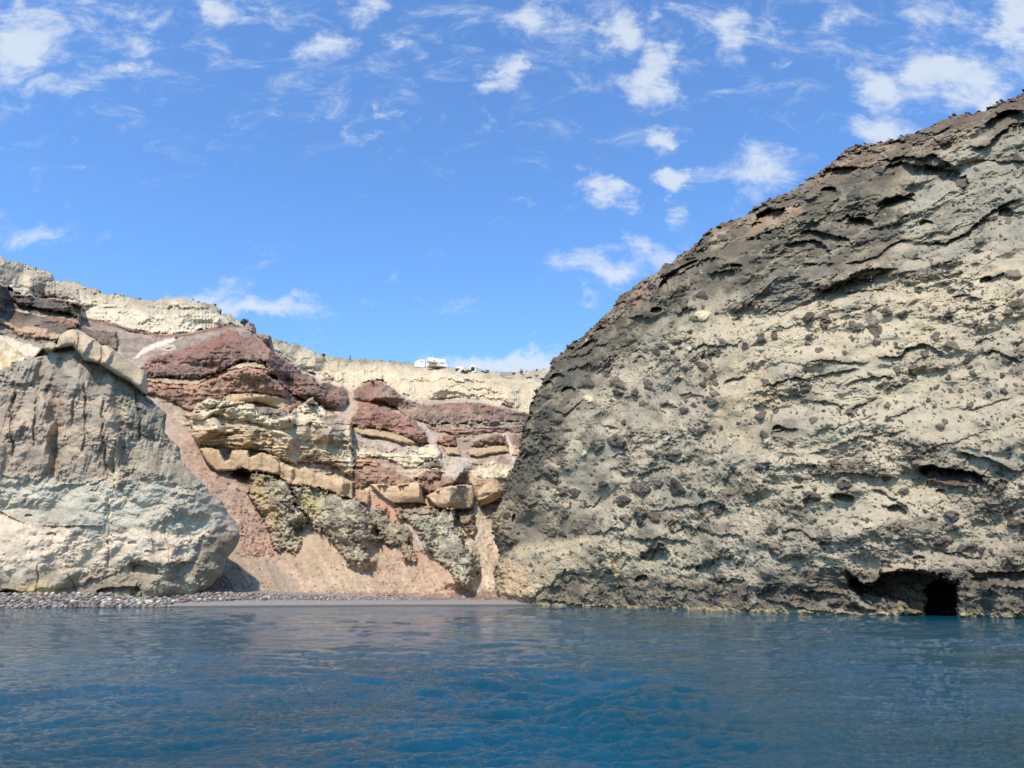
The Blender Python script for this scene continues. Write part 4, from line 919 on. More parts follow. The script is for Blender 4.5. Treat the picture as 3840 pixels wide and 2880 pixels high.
hd.zone('F', [(1360,640),(1400,610),(1400,650),(1370,680)], (170, 130, 106), soft=8, op=.6)
hd.zone('F', [(1700,380),(1830,330),(1990,300),(2080,300),(2090,320),(2000,330),(1860,370),(1780,410)], (142, 118, 94), (120, 102, 84), soft=8, warp=10, op=.6)
hd.c[:] = hd.c * (1 - RIMC) + alb((176, 162, 132)) * RIMC  # lit sandy tone painted along the bowl rims
# lower-left speckled mass and the yellowish foot
hd.zone('R2', [(150,300),(420,280),(820,340),(1000,470),(950,560),(640,640),(300,690),(200,760),(130,560)], (142, 130, 112), (120, 112, 98), soft=20, warp=16, tex=crumbly(.22, 1.2, .5), op=.8)
hd.zone('R2', [(130,300),(280,270),(290,420),(200,560),(130,560),(100,440)], (168, 146, 118), soft=12, warp=10, op=.8)
hd.zone('R2', [(150,800),(220,720),(300,670),(640,640),(960,568),(1010,620),(1062,720),(1112,850),(1122,935),(900,905),(700,885),(620,945),(520,1025),(440,1085),(180,1060),(160,900)], (194, 178, 146), (180, 162, 132), soft=12, warp=7, prot=1.4, R=22, tex=both(strat(.12, .9, .08), crumbly(.06, 1.2, .2)), mix_s=.25)
hd.zone('R2', [(150,850),(300,800),(420,900),(430,1060),(180,1060)], (206, 172, 130), soft=20, warp=10, op=.7)
hd.zone('R2', [(1010,620),(1250,600),(1700,640),(1900,760),(1880,900),(1640,900),(1300,960),(1170,980),(1122,935),(1112,850),(1062,720)], (192, 182, 152), (174, 164, 138), soft=24, warp=14, mix_s=.25)
hd.zone('R2', [(430,1095),(520,1022),(620,945),(680,882),(900,905),(1120,945),(1170,1000),(1215,900),(1300,850),(1400,900),(1620,930),(1900,960),(2212,960),(2212,1250),(430,1200)], (132, 122, 104), (108, 100, 90), soft=12, warp=10, prot=.6, R=20,
   tex=both(crumbly(.22, 1.2, .45), rough_tex(.25, .4)), mix_s=.3)
hd.zone('R6', [(0,960),(300,930),(700,960),(1300,960),(1500,930),(1700,940),(2212,960),(3400,980),(3400,1500),(0,1500)], (118, 110, 98), (98, 92, 84), soft=20, warp=16, tex=both(strat(.4, .7, .2), crumbly(.2, 1.2, .4)), mix_s=.3)
hd.zone('R6', [(180,600),(300,560),(450,580),(740,650),(900,640),(1100,600),(1400,620),(1700,780),(2212,880),(3400,900),(3400,990),(1500,960),(900,940),(720,880),(560,780),(300,740)], (158, 150, 132), (138, 130, 116), soft=14, warp=12, tex=both(strat(.3, .9, .12), crumbly(.15, 1.2, .3)), op=.8)
hd.zone('R6', [(720,880),(900,860),(1300,870),(1600,930),(1500,960),(1000,960),(740,950)], (186, 170, 150), soft=14, warp=10, op=.7)
hd.crest('R2', [(960,570),(1062,720),(1112,850),(1140,950)], 1.4, 60, 12)
hd.crest('R2', [(1170,940),(1200,1080),(1270,1150)], -1.8, 26, 14)
calm_patches(hd, ss(-.15, .3, fbm(U * f32(.07) + 21, (Vv - .1 * U) * f32(.12), 4, 71, .5)) * ss(2, 9, hd.wz) * .95 + .12, .75, .7)
hd.sd += (9 * ridged(U * f32(.14), Vv * f32(.14), 3, 5)).astype(f32) - 6
# ledges (overhanging lips; each throws its own shadow)
CRU = (96, 88, 78)
for cr, pts, A, up, dn in [
  ('R4', [(1000,695),(1100,650),(1250,640),(1450,610),(1560,680),(1700,745)], 3.0, 16, 46), ('R4', [(1700,590),(1760,550),(1900,540),(1980,470),(2080,370),(2260,350),(2800,200)], 3.6, 18, 44),
  ('R4', [(1710,650),(1850,660),(2212,665),(2800,640)], 1.4, 10, 26), ('R4', [(640,1190),(750,1120),(860,1130),(920,1190)], 2.2, 12, 40), ('R4', [(940,1180),(1020,1060),(1150,950),(1300,930),(1340,1030)], 2.4, 12, 46),
  ('R4', [(1350,1340),(1560,1345),(1740,1260),(1850,1150),(2000,1060),(2110,1000),(2212,990)], 2.4, 14, 34), ('R4', [(700,1540),(850,1500),(1040,1430),(1100,1370),(1180,1340),(1330,1320)], 1.8, 12, 26),
  ('R4', [(1120,450),(1250,430),(1450,440),(1640,380)], 2.0, 10, 26), ('R4', [(560,1080),(640,1010),(680,980)], 1.6, 8, 30), ('R4', [(1300,330),(1600,290),(1900,240),(2212,130)], 1.6, 10, 22),
  ('R4', [(1560,560),(1480,500),(1380,500),(1250,530)], 1.4, 8, 20), ('R4', [(1960,250),(2080,260),(2212,240)], 2.5, 10, 40),
  ('R3', [(370,980),(500,950),(620,900),(760,820),(900,800)], 2.2, 12, 40), ('R3', [(760,950),(900,930),(1040,900),(1080,920)], 1.6, 10, 40), ('R3', [(500,1270),(640,1220),(700,1230)], 1.2, 8, 18),
  ('R3', [(120,1310),(240,1290),(330,1300)], 1.6, 8, 24), ('R3', [(880,550),(1000,490),(1180,400),(1350,390),(1450,430)], 1.6, 10, 30), ('R3', [(1080,670),(1150,640),(1300,600)], 1.0, 8, 16),
  ('R3', [(1500,850),(1700,860),(1840,840)], 1.4, 10, 26), ('R3', [(1690,1090),(1830,1060),(1950,980),(2140,980),(2300,880)], 2.6, 14, 30),
  ('R5', [(450,225),(640,150),(800,60),(1000,20),(1160,10)], 2.8, 26, 46), ('R5', [(650,220),(900,195),(1090,150)], 1.2, 8, 14), ('R5', [(1880,115),(2060,55)], 1.8, 12, 40), ('R5', [(1600,235),(1700,215),(1880,265)], 1.2, 10, 26),
  ('R5', [(960,760),(1050,735),(1180,745),(1240,680),(1340,628),(1450,650),(1610,775)], 1.5, 7, 26), ('R5', [(350,830),(450,780),(600,775),(950,785)], .9, 14, 18), ('R5', [(430,900),(520,915),(700,880),(860,830)], 1.1, 10, 20),
  ('R5', [(720,975),(850,950),(950,895),(1100,910),(1160,975)], 1.2, 9, 24), ('R5', [(300,1600),(500,1545),(700,1475),(900,1412),(1110,1372),(1320,1330)], .6, 7, 13), ('R5', [(640,1300),(800,1285),(1010,1230)], .4, 5, 9),
  ('R5', [(1640,1545),(1800,1550),(1950,1592),(2090,1670),(2212,1700)], 2.0, 14, 34), ('R5', [(0,985),(150,960),(350,900),(440,960)], 1.3, 12, 22), ('R5', [(1850,745),(1950,695),(2050,722),(2212,800)], 1.2, 9, 28),
  ('R5', [(430,1130),(560,1100),(680,1150),(740,1190)], 1.0, 9, 20), ('R5', [(1650,1190),(1800,1180),(1980,1110),(2150,1080)], .5, 6, 12), ('R5', [(960,1000),(1120,990),(1240,990)], .9, 7, 16), ('R5', [(1250,850),(1330,820),(1320,900)], 1.4, 8, 20),
  ('R5', [(760,1170),(860,1140),(1000,1090)], .9, 9, 16), ('R5', [(1030,1290),(1200,1200),(1320,1160)], .6, 10, 14), ('R5', [(100,1380),(220,1350),(350,1330)], 1.4, 9, 24), ('R5', [(1330,1560),(1500,1500),(1700,1420),(2000,1340)], .6, 12, 22),
  ('R6', [(1268,150),(1350,104),(1500,110),(1700,140),(1880,180),(1950,215)], 3.2, 12, 50), ('R6', [(280,290),(390,280)], 1.0, 6, 18), ('R6', [(600,352),(700,338),(810,355)], 1.8, 8, 30), ('R6', [(1150,400),(1240,440),(1262,500)], 1.4, 8, 30),
  ('R6', [(1020,430),(1120,450),(1175,490)], 1.0, 7, 20), ('R6', [(180,640),(330,640),(480,690),(600,740)], 1.2, 12, 26), ('R6', [(650,180),(830,150),(950,180),(1190,220)], 1.0, 8, 18), ('R6', [(940,300),(1060,340),(1180,390)], 1.0, 8, 16),
  ('R6', [(320,1122),(500,1145),(620,1165),(720,1180)], 1.8, 12, 22), ('R6', [(1690,960),(1900,965),(2050,985),(2212,975),(2800,960)], 2.2, 12, 26), ('R6', [(1760,1025),(1850,1020),(1930,1030)], 1.6, 8, 20), ('R6', [(2040,1110),(2212,1120),(2600,1130)], 1.4, 8, 22),
  ('R6', [(0,1195),(200,1240),(400,1290),(700,1310)], .9, 7, 14), ('R6', [(1400,760),(1600,830),(1900,860)], .8, 7, 14),
  ('R2', [(880,560),(1000,545),(1100,510),(1230,512)], 1.3, 12, 18), ('R2', [(1230,575),(1400,600),(1560,590),(1700,620),(1790,630)], 1.6, 20, 18), ('R2', [(1560,545),(1700,500),(1830,520),(2000,560),(2212,580)], 1.2, 12, 20),
  ('R2', [(1300,770),(1420,740),(1490,650),(1580,700),(1592,760)], 1.3, 8, 30), ('R2', [(1640,860),(1760,820),(1890,850)], 1.0, 8, 18), ('R2', [(1500,1000),(1700,1000),(1900,1030)], 1.0, 8, 16), ('R2', [(1960,960),(2100,930),(2212,950)], 1.6, 10, 22),
  ('R2', [(500,1105),(700,1130),(900,1160),(1100,1150)], 1.8, 8, 14), ('R2', [(1640,320),(1800,330),(1940,290),(2100,380)], 1.0, 10, 18),
  ('R1', [(960,445),(1080,405),(1115,380)], 1.2, 7, 22), ('R1', [(1480,722),(1560,705),(1650,712)], 1.0, 6, 16), ('R1', [(1690,292),(1780,225),(1860,212),(2000,218),(2100,190),(2212,170)], 1.4, 10, 22), ('R1', [(1640,632),(1750,602),(1860,645)], 1.2, 8, 20),
  ('R1', [(1090,1135),(1180,1095),(1225,1135)], .9, 6, 20), ('R1', [(2010,545),(2100,480),(2212,480)], 1.3, 9, 24), ('R1', [(600,755),(690,772),(780,730),(880,640)], 1.2, 12, 24), ('R1', [(1060,1240),(1150,1235),(1220,1260)], .8, 7, 14),
  ('R1', [(660,330),(800,300),(940,250)], 1.6, 10, 24), ('R1', [(700,420),(820,400),(940,350)], 1.4, 9, 22), ('R1', [(880,250),(960,200),(1060,180)], 1.4, 9, 24), ('R1', [(1260,340),(1340,310),(1380,340)], 1.0, 8, 20), ('R1', [(990,880),(1060,870),(1180,930)], .9, 8, 18),
  ('R1', [(1500,1150),(1650,1180),(1770,1130)], .8, 7, 12), ('R1', [(1300,1270),(1500,1240),(1620,1250)], .9, 9, 14), ('R1', [(1380,1560),(1500,1580),(1620,1550),(1760,1520)], .9, 9, 14), ('R1', [(840,1570),(940,1530),(1020,1440)], .8, 8, 16),
  ]:
    hd.ledge(cr, pts, A, up, dn, CRU)
# hollows
for cr, x, y, rx, ry, an, A in [('R3',850,575,56,24,-12,3.2),('R3',1310,470,140,66,-22,4.6),('R3',1180,540,50,26,-20,2.2),('R4',470,770,52,26,-28,3.4),('R4',680,770,160,52,-12,3.6),('R3',1150,655,20,20,0,1.4),('R3',1285,605,28,17,0,1.6),
  ('R3',1205,660,18,20,0,1.4),('R3',1405,545,16,10,0,1.2),('R3',1405,572,14,10,0,1.2),('R3',410,1080,44,80,8,2.6),('R3',350,1250,50,32,0,2.4),('R3',560,930,180,46,-28,2.2),('R3',1020,882,46,22,0,1.8),('R4',1180,530,56,28,0,2.2),('R4',590,925,66,44,0,3.),
  ('R4',850,1210,120,80,10,2.4),('R4',1150,1050,160,100,-10,2.0),('R4',2060,340,180,90,-15,3.4),('R4',1400,1200,60,40,0,1.4),('R4',1350,780,320,90,6,2.2),('R4',1560,820,180,120,20,1.6),('R4',2060,1120,70,60,0,1.6),('R4',560,1340,220,80,12,1.6),('R3',1640,770,200,110,15,1.6),
  ('R5',1900,120,60,40,-20,1.6),('R5',170,1350,50,36,0,1.6),('R2',1450,750,130,70,8,2.4),('R2',1840,850,50,40,0,1.4),('R6',1600,190,300,70,8,2.6),('R6',1520,320,40,26,0,1.0),('R6',720,370,110,40,10,1.6),('R6',1160,480,80,46,20,1.4),('R6',1340,870,60,24,0,.8),
  ('R1',730,250,60,30,-20,2.2),('R1',900,210,70,36,-25,2.0),('R1',640,480,60,40,0,1.8),('R1',740,590,70,36,0,1.6),('R1',560,560,50,60,0,1.6),('R1',860,120,40,20,-30,1.5),('R1',1000,80,46,18,-15,1.6),('R2',280,440,16,50,8,1.8),('R2',1340,950,60,50,0,1.6)]:
    hd.hollow(cr, x, y, rx, ry, an, A)
hd.zone('R6', [(1400,210),(1500,150),(1700,135),(1900,190),(1940,215),(1850,265),(1700,285),(1560,280),(1420,270)], (104, 86, 76), (84, 74, 66), soft=8, warp=9, prot=.9, R=18, tex=crumbly(.2, 1.6, .5))
# sea cave and the alcove round it
hd.ledge('R6', [(690,1010),(740,960),(800,1030),(880,1090),(960,1080),(1050,1000),(1200,975),(1350,990),(1500,1030),(1600,1060),(1680,1075)], 7.5, 18, 80, jag=5)
def cavity(cr, pts, A, soft, warp, col=None):
    pts = T(cr, pts); B = hd.box(pts, soft * 2 + 8)
    d = sdf_poly(hd.X[B], hd.Y[B], pts) + warp * hd.wr2[B]
    w = ss(-soft, soft, d)
    hd.h[B] -= (A * w).astype(f32)
    if col: hd.c[B] = hd.c[B] * (1 - w[..., None]) + alb(col) * (1 + .3 * hd.wr2[B])[..., None] * w[..., None]
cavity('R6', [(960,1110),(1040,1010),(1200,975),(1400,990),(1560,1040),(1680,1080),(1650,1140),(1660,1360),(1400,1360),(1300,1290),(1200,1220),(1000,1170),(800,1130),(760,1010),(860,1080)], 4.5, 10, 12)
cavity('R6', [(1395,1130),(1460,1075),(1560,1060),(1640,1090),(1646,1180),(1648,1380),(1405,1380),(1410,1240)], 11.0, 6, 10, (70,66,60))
hd.zone('R6', [(1090,1320),(1200,1230),(1380,1210),(1412,1260),(1412,1340),(1100,1350)], (134, 116, 80), (100, 90, 70), soft=6, warp=8, prot=1.2, R=14, tex=crumbly(.4, .8, .5))
hd.zone('R6', [(1640,1060),(1720,1080),(1740,1360),(1655,1370)], (110, 104, 96), soft=6, prot=.8, R=12)
hd.zone('R6', [(740,1120),(820,1130),(860,1220),(1000,1300),(900,1310),(780,1240)], (138, 134, 124), soft=8, prot=1.2, R=16, tex=crumbly(.3, .8))
# lava bombs and pebbles stuck in the tuff
rn = random.Random(3)
DK = [alb((96,88,78)), alb((80,76,70)), alb((112,102,90)), alb((104,98,90))]
LT = [alb((214,202,160)), alb((196,186,166))]
PK = alb((126,112,102))
for cr, x, y, r, k in [('R1',900,650,40,1),('R1',865,1110,26,1),('R1',1140,1010,80,0),('R1',580,1270,75,0),('R1',640,1335,32,0),('R1',1330,1390,78,0),('R1',1180,1500,55,0),('R1',1480,1350,38,0),('R1',1638,492,26,0),('R1',1283,602,34,0),('R1',1465,262,36,0),('R1',1520,215,44,0),
  ('R1',923,1280,18,0),('R1',1140,520,58,0),('R1',1140,600,44,0),('R1',1730,240,26,1),('R1',1760,910,34,0),('R1',1830,915,34,0),('R1',1690,750,36,0),('R1',1930,690,44,0),('R1',1940,610,34,2),('R1',1950,520,32,0),('R1',980,1050,50,0),('R1',480,1440,34,0),('R1',340,1450,30,0),('R1',680,1430,36,0),
  ('R1',620,1430,30,1),('R1',1840,1430,34,0),('R1',1630,1390,70,0),('R1',1330,1600,60,0),('R1',380,1530,44,0),('R1',2040,1310,34,0),('R1',1700,400,30,0),('R1',900,520,50,0),('R2',1320,410,56,0),('R2',1210,430,50,2),('R2',950,420,26,0),('R2',1440,410,60,0),('R2',1000,1030,28,0),('R2',650,770,18,0),('R2',1840,220,34,0),('R2',2040,90,34,0),
  ('R5',510,690,32,0),('R5',745,362,54,3),('R5',420,425,50,0),('R5',430,577,34,0),('R5',1600,190,34,0),('R5',1470,337,25,2),('R5',1340,205,26,0),('R5',1078,1150,30,0),('R5',30,1235,46,0),('R5',150,1195,30,0),('R5',1945,420,24,0),('R5',1955,585,14,0),('R5',1740,785,28,0),('R5',1160,855,36,0),('R5',2075,1262,22,0),
  ('R5',1915,1295,25,0),('R5',1765,1147,28,0),('R5',1122,1366,18,0),('R5',465,1270,34,0),('R5',60,1400,44,0),('R5',2045,1030,34,0),('R5',1920,1060,30,0),('R5',140,570,36,0),('R5',30,600,44,0),('R5',1290,835,36,0),('R5',950,440,60,3),('R5',1070,380,48,0),('R5',1210,390,44,0),('R5',850,500,40,0),('R5',1520,1320,36,2),('R5',515,300,24,0),
  ('R5',1765,140,28,0),('R5',2150,430,18,0),('R5',880,1490,20,0),('R5',2030,900,24,0),('R6',450,362,68,0),('R6',590,150,32,0),('R6',645,125,28,0),('R6',700,118,16,0),('R6',340,205,40,0),('R6',500,165,36,0),('R6',720,260,52,0),('R6',1180,632,60,0),('R6',1090,682,36,0),('R6',1565,730,56,2),('R6',1700,790,46,0),('R6',1940,810,22,0),
  ('R6',2040,245,50,3),('R6',150,800,60,2),('R6',330,830,56,0),('R6',2110,580,50,0),('R6',1550,590,24,0),('R6',1070,200,36,0),('R6',1260,710,44,0),('R4',800,950,56,0),('R4',1440,1495,20,0),('R4',1000,740,40,0),('R4',1560,1190,90,3),('R3',1020,1220,56,2),('R3',740,1290,60,1),('R3',1120,930,40,0),('R3',1600,270,90,0),('R3',1620,1300,50,0)]:
    sc = CR[cr][2]; (px, py), = T(cr, [(x, y)])
    c = {0: rn.choice(DK), 1: LT[0], 2: PK, 3: alb((132,126,112))}[k]
    hd.bomb(px, py, r / sc, rn.uniform(.7, 1.), rn.uniform(-.6, .6), .8 if k != 3 else .4, c, rn, .08)
# density field for the small ones
ix = lambda px, py: (int(np.clip((py - hd.y0) / hd.step, 0, hd.X.shape[0] - 1)), int(np.clip((px - hd.x0) / hd.step, 0, hd.X.shape[1] - 1)))
cnt = 0; tries = 0
while cnt < 10500 and tries < 90000:
    tries += 1
    px = rn.uniform(1850, 4300); py = rn.uniform(500, 2300)
    j, i = ix(px, py)
    if hd.sd[j, i] < 10: continue
    dn = .25 + .9 * float(rgh[j, i]) + .5 * float(pt[j, i])
    if py > 1900 and px > 2200: dn += .1
    if px < 2700: dn += .45
    if rn.random() > dn * .7: continue
    mppi = float(hd.D[j, i]) / 100.
    r = min(24, 2.2 * (rn.random() ** -.42)) / mppi
    c = LT[1] if rn.random() < .02 else (PK if rn.random() < .03 else rn.choice(DK))
    hd.bomb(px, py, r, rn.uniform(.6, 1.), rn.uniform(-.6, .6), .75, c, rn, .10)
    cnt += 1
hd.c *= np.array([.95, .925, .885], f32)
# pale salt and algae line just over the water
wl = ss(.55, .30, hd.wz + .25 * hd.wr2)
hd.c[:] = hd.c * (1 - wl[..., None] * .85) + alb((168, 148, 110)) * (1 + .4 * hd.wr2[..., None]) * wl[..., None] * .85
wl2 = ss(.2, .02, hd.wz + .1 * hd.wr2) * ss(-.6, .3, hd.wr)
hd.c[:] = hd.c * (1 - wl2[..., None] * .5) + alb((60, 54, 44)) * wl2[..., None] * .5
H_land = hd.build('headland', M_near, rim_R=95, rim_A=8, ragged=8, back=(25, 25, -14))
tag(H_land, 'tall headland of cream tuff full of dark lava stones, right of the bay', kind='structure')

# ================================================================== beach
def shore_y(x):
    return np.interp(x, [-120, -75, -60, -40, -20, 0, 8, 14, 30, 60], [100, 110, 115, 121, 127, 129.5, 129, 124.5, 122, 122])
bx = np.arange(-150, 40, .35, dtype=f32); by = np.arange(-9, 34, .3, dtype=f32)
BX, BY = np.meshgrid(bx, by)
WY = BY + shore_y(BX).astype(f32)
slope = np.interp(BX, [-80, -50, -20, 0, 15], [.24, .24, .16, .14, .13])
prof = np.where(BY < 7.5, BY * slope, 7.5 * slope + (BY - 7.5) * .05)
prof = prof + .05 * fbm(BX * .3, WY * .5, 4, 3) + .02 * fbm(BX * 2, WY * 2, 3, 5)
bv = np.stack([BX, WY, prof], -1).reshape(-1, 3)
nr, nc = BX.shape
ii = np.arange(nr * nc).reshape(nr, nc)
bq = np.stack([ii[:-1, :-1], ii[:-1, 1:], ii[1:, 1:], ii[1:, :-1]], -1).reshape(-1, 4)
m_sand = bpy.data.materials.new('dark_sand'); m_sand.use_nodes = True
t = m_sand.node_tree; b = t.nodes['Principled BSDF']; b.inputs['Roughness'].default_value = .9
g = N(t, 'ShaderNodeTexCoord'); n = N(t, 'ShaderNodeTexNoise'); n.inputs['Scale'].default_value = 3; n.inputs['Detail'].default_value = 8; n.inputs['Roughness'].default_value = .75
t.links.new(g.outputs['Object'], n.inputs['Vector'])
cr_ = N(t, 'ShaderNodeValToRGB'); cr_.color_ramp.elements[0].position = .35; cr_.color_ramp.elements[1].position = .7
cr_.color_ramp.elements[0].color = (*[float(v) for v in alb((112,106,104))], 1); cr_.color_ramp.elements[1].color = (*[float(v) for v in alb((158,150,146))], 1)
t.links.new(n.outputs['Fac'], cr_.inputs[0])
sp_ = N(t, 'ShaderNodeSeparateXYZ'); t.links.new(g.outputs['Object'], sp_.inputs[0])
wet = N(t, 'ShaderNodeMapRange'); wet.inputs['From Min'].default_value = .10; wet.inputs['From Max'].default_value = .22; wet.inputs['To Min'].default_value = .38; wet.inputs['To Max'].default_value = 1
t.links.new(sp_.outputs['Z'], wet.inputs['Value'])
mx = N(t, 'ShaderNodeMix', data_type='RGBA', blend_type='MULTIPLY'); mx.inputs['Factor'].default_value = 1
t.links.new(cr_.outputs[0], mx.inputs['A']); t.links.new(wet.outputs[0], mx.inputs['B']); t.links.new(mx.outputs['Result'], b.inputs['Base Color'])
beach = link('beach', mesh_np('beach', bv, bq), mat=m_sand)
tag(beach, 'dark grey sand beach between the water and the scree', kind='structure')
def beach_z(x, y):
    d = y - float(shore_y(x)); s_ = float(np.interp(x, [-80, -50, -20, 0, 15], [.24, .24, .16, .14, .13]))
    return d * s_ if d < 7.5 else 7.5 * s_ + (d - 7.5) * .05

# ------------------------------------------------------------------ boulders
def rock_mesh(name, seed, mat, sub=3, flat=.62):
    import bmesh
    bm = bmesh.new(); bmesh.ops.create_icosphere(bm, subdivisions=sub, radius=.5)
    r = np.random.RandomState(seed)
    pl = r.normal(size=(9, 3)); pl /= np.linalg.norm(pl, axis=1)[:, None]; off = r.uniform(.34, .46, 9)
    ax = np.array([1.0, r.uniform(.65, .9), flat * r.uniform(.85, 1.2)])
    for v in bm.verts:
        p = np.array(v.co)
        for q, o_ in zip(pl, off):
            e = p @ q - o_
            if e > 0: p = p - q * e * .75
        p = p * (1 + .05 * math.sin(5 * p[0] + seed) * math.cos(6 * p[1] + 2 * seed))
        v.co = p * ax
    me = bpy.data.meshes.new(name); bm.to_mesh(me); bm.free()
    me.polygons.foreach_set('use_smooth', np.ones(len(me.polygons), bool)); me.materials.append(mat)
    return me
KINDS = [('pale grey', (152,145,138), 30), ('dusty pink', (150,128,120), 22), ('mid grey', (116,113,112), 24), ('dark purplish', (88,76,76), 14), ('cream', (206,196,184), 10)]
rmesh = []
for k, (nm, c, w) in enumerate(KINDS):
    mt_ = plain('boulder_' + nm.replace(' ', '_'), c, .9, .22, 3., bump=.5)
    rmesh.append([rock_mesh('boulder', 20 + k * 7 + q, mt_, 2) for q in range(3)])
rn = random.Random(21)
cand = []
for i in range(16000):
    px = rn.uniform(-120, 2000)
    x_a = px
    # bank upper and lower edge in the photograph
    lo = np.interp(px, [-150, 500, 650, 900, 1400, 2000], [2283, 2279, 2272, 2262, 2256, 2248])
    hi = np.interp(px, [-150, 0, 680, 760, 800, 1000, 1400, 1700, 2000], [2232, 2236, 2244, 2212, 2214, 2226, 2236, 2240, 2240])
    f = rn.random(); D = None
    # walk up the beach at this bearing
    cx = (px - 1920) / FPX / 1.043
    s0 = rn.uniform(0.0, 1.0)
    # find distance range
    if px < 650: d0, d1 = -.3, 8
    else: d0, d1 = np.interp(px, [650, 900, 1400, 1900], [2.2, 4.0, 5.0, 6.5]), np.interp(px, [650, 900, 1400, 1900], [14, 10, 8.5, 8.5])
    dd = d0 + (d1 - d0) * s0
    y_ = 120.
    for _ in range(6): y_ = float(shore_y(cx * y_)) + dd
    x_ = cx * y_
    big_ = np.interp(px, [0, 650, 900, 1300, 1900], [1.0, .95, .85, .5, .25])
    r = (.20 + .68 * rn.random() ** 2.1) * big_
    cand.append((r, x_, y_))
cand.sort(reverse=True)
placed = []
grid_ = {}
for r, x, y in cand:
    key = (int(x // 1.2), int(y // 1.2)); ok = True
    for a in (-1, 0, 1):
        for b_ in (-1, 0, 1):
            for (r2, x2, y2) in grid_.get((key[0] + a, key[1] + b_), ()):
                if (x - x2) ** 2 + (y - y2) ** 2 < (.40 * (r + r2)) ** 2: ok = False
    if ok:
        grid_.setdefault(key, []).append((r, x, y)); placed.append((r, x, y))
    if len(placed) > 4200: break
nb = 0
small = []
for r, x, y in placed:
    k = rn.choices(range(len(KINDS)), [q[2] for q in KINDS])[0]
    infr = abs(x / y * FPX / 1 * .96) < 1920
    if nb < 300 and infr:
        o = bpy.data.objects.new('boulder', rn.choice(rmesh[k])); COL.objects.link(o)
        o.location = (x, y, beach_z(x, y) + r * .16); o.scale = (r * 1.15, r * 1.15, r * 1.05)
        o.rotation_euler = (rn.uniform(-.25, .25), rn.uniform(-.25, .25), rn.uniform(0, 6.28))
        tag(o, 'rounded %s boulder in the bank of stones along the shore' % KINDS[k][0], 'boulder', '%s boulders along the shore' % KINDS[k][0])
        nb += 1
    else:
        small.append((r, x, y, k))
# the countless small stones, one object
base_rocks = []
for q in range(4):
    me_ = rock_mesh('tmp', 90 + q, plain('t', (100,100,100)), 1)
    co = np.empty(len(me_.vertices) * 3, f32); me_.vertices.foreach_get('co', co)
    tr = np.array([p.vertices[:] for p in me_.polygons]); base_rocks.append((co.reshape(-1, 3), tr)); bpy.data.meshes.remove(me_)
# finer pebbles
for i in range(5200):
    px = rn.uniform(-100, 2050); cx = (px - 1920) / FPX / 1.043; y_ = 120.
    d0, d1 = (0, 8) if px < 650 else (np.interp(px, [650, 900, 1400, 2050], [2.0, 3.8, 4.8, 5.5]), np.interp(px, [650, 900, 1400, 2050], [13, 10, 9, 10]))
    dd = rn.uniform(d0, d1)
    for _ in range(6): y_ = float(shore_y(cx * y_)) + dd
    small.append((rn.uniform(.10, .32), cx * y_, y_, rn.choices(range(len(KINDS)), [q[2] for q in KINDS])[0]))
PV, PQ, PC = [], [], []; off = 0
for r, x, y, k in small:
    co, tr = rn.choice(base_rocks); an = rn.uniform(0, 6.28); c_, s_ = math.cos(an), math.sin(an)
    P = co * np.array([r * 1.15, r * 1.0, r]); P = np.stack([P[:, 0] * c_ - P[:, 1] * s_ + x, P[:, 0] * s_ + P[:, 1] * c_ + y, P[:, 2] + beach_z(x, y) + r * .12], -1)
    PV.append(P); PQ.append(tr + off); off += len(P)
    c = alb(KINDS[k][1]) * rn.uniform(.8, 1.15)
    if x > -16 and y > shore_y(x) + 6.5: c = alb((150, 108, 94)) * rn.uniform(.7, 1.2)
    PC.append(np.tile(np.append(c, 1), (len(P), 1)))
me = mesh_np('pebbles', np.concatenate(PV), np.concatenate(PQ), True)
at_ = me.attributes.new('rock', 'FLOAT_COLOR', 'POINT'); at_.data.foreach_set('color', np.concatenate(PC).astype(f32).ravel())
peb = link('pebbles', me, mat=rock_mat('pebble_rock', 3., .4, .2))
tag(peb, 'countless small stones between the boulders and along the scree foot', kind='stuff')

# ================================================================== houses and plants on the rim
M_white = plain('white_plaster', (250, 250, 250), .85, .03, 2)
M_dark = plain('dark_opening', (50, 52, 54), .4)
M_grey = plain('grey_concrete', (176, 168, 158), .9, .1)
M_pink = plain('rose_masonry', (172, 140, 128), .95, .2, 2, bump=.5)
M_wood = plain('weathered_wood', (84, 76, 68), .9, .2)
M_leaf = bpy.data.materials.new('scrub_leaf'); M_leaf.use_nodes = True
t = M_leaf.node_tree; b = t.nodes['Principled BSDF']; b.inputs['Roughness'].default_value = .8
oi = N(t, 'ShaderNodeTexCoord'); n = N(t, 'ShaderNodeTexNoise'); n.inputs['Scale'].default_value = 1.4; t.links.new(oi.outputs['Object'], n.inputs['Vector'])
rp = N(t, 'ShaderNodeValToRGB'); rp.color_ramp.elements[0].position = .35; rp.color_ramp.elements[1].position = .65
rp.color_ramp.elements[0].color = (.085, .100, .055, 1); rp.color_ramp.elements[1].color = (.18, .185, .11, 1)
t.links.new(n.outputs['Fac'], rp.inputs[0]); t.links.new(rp.outputs[0], b.inputs['Base Color'])

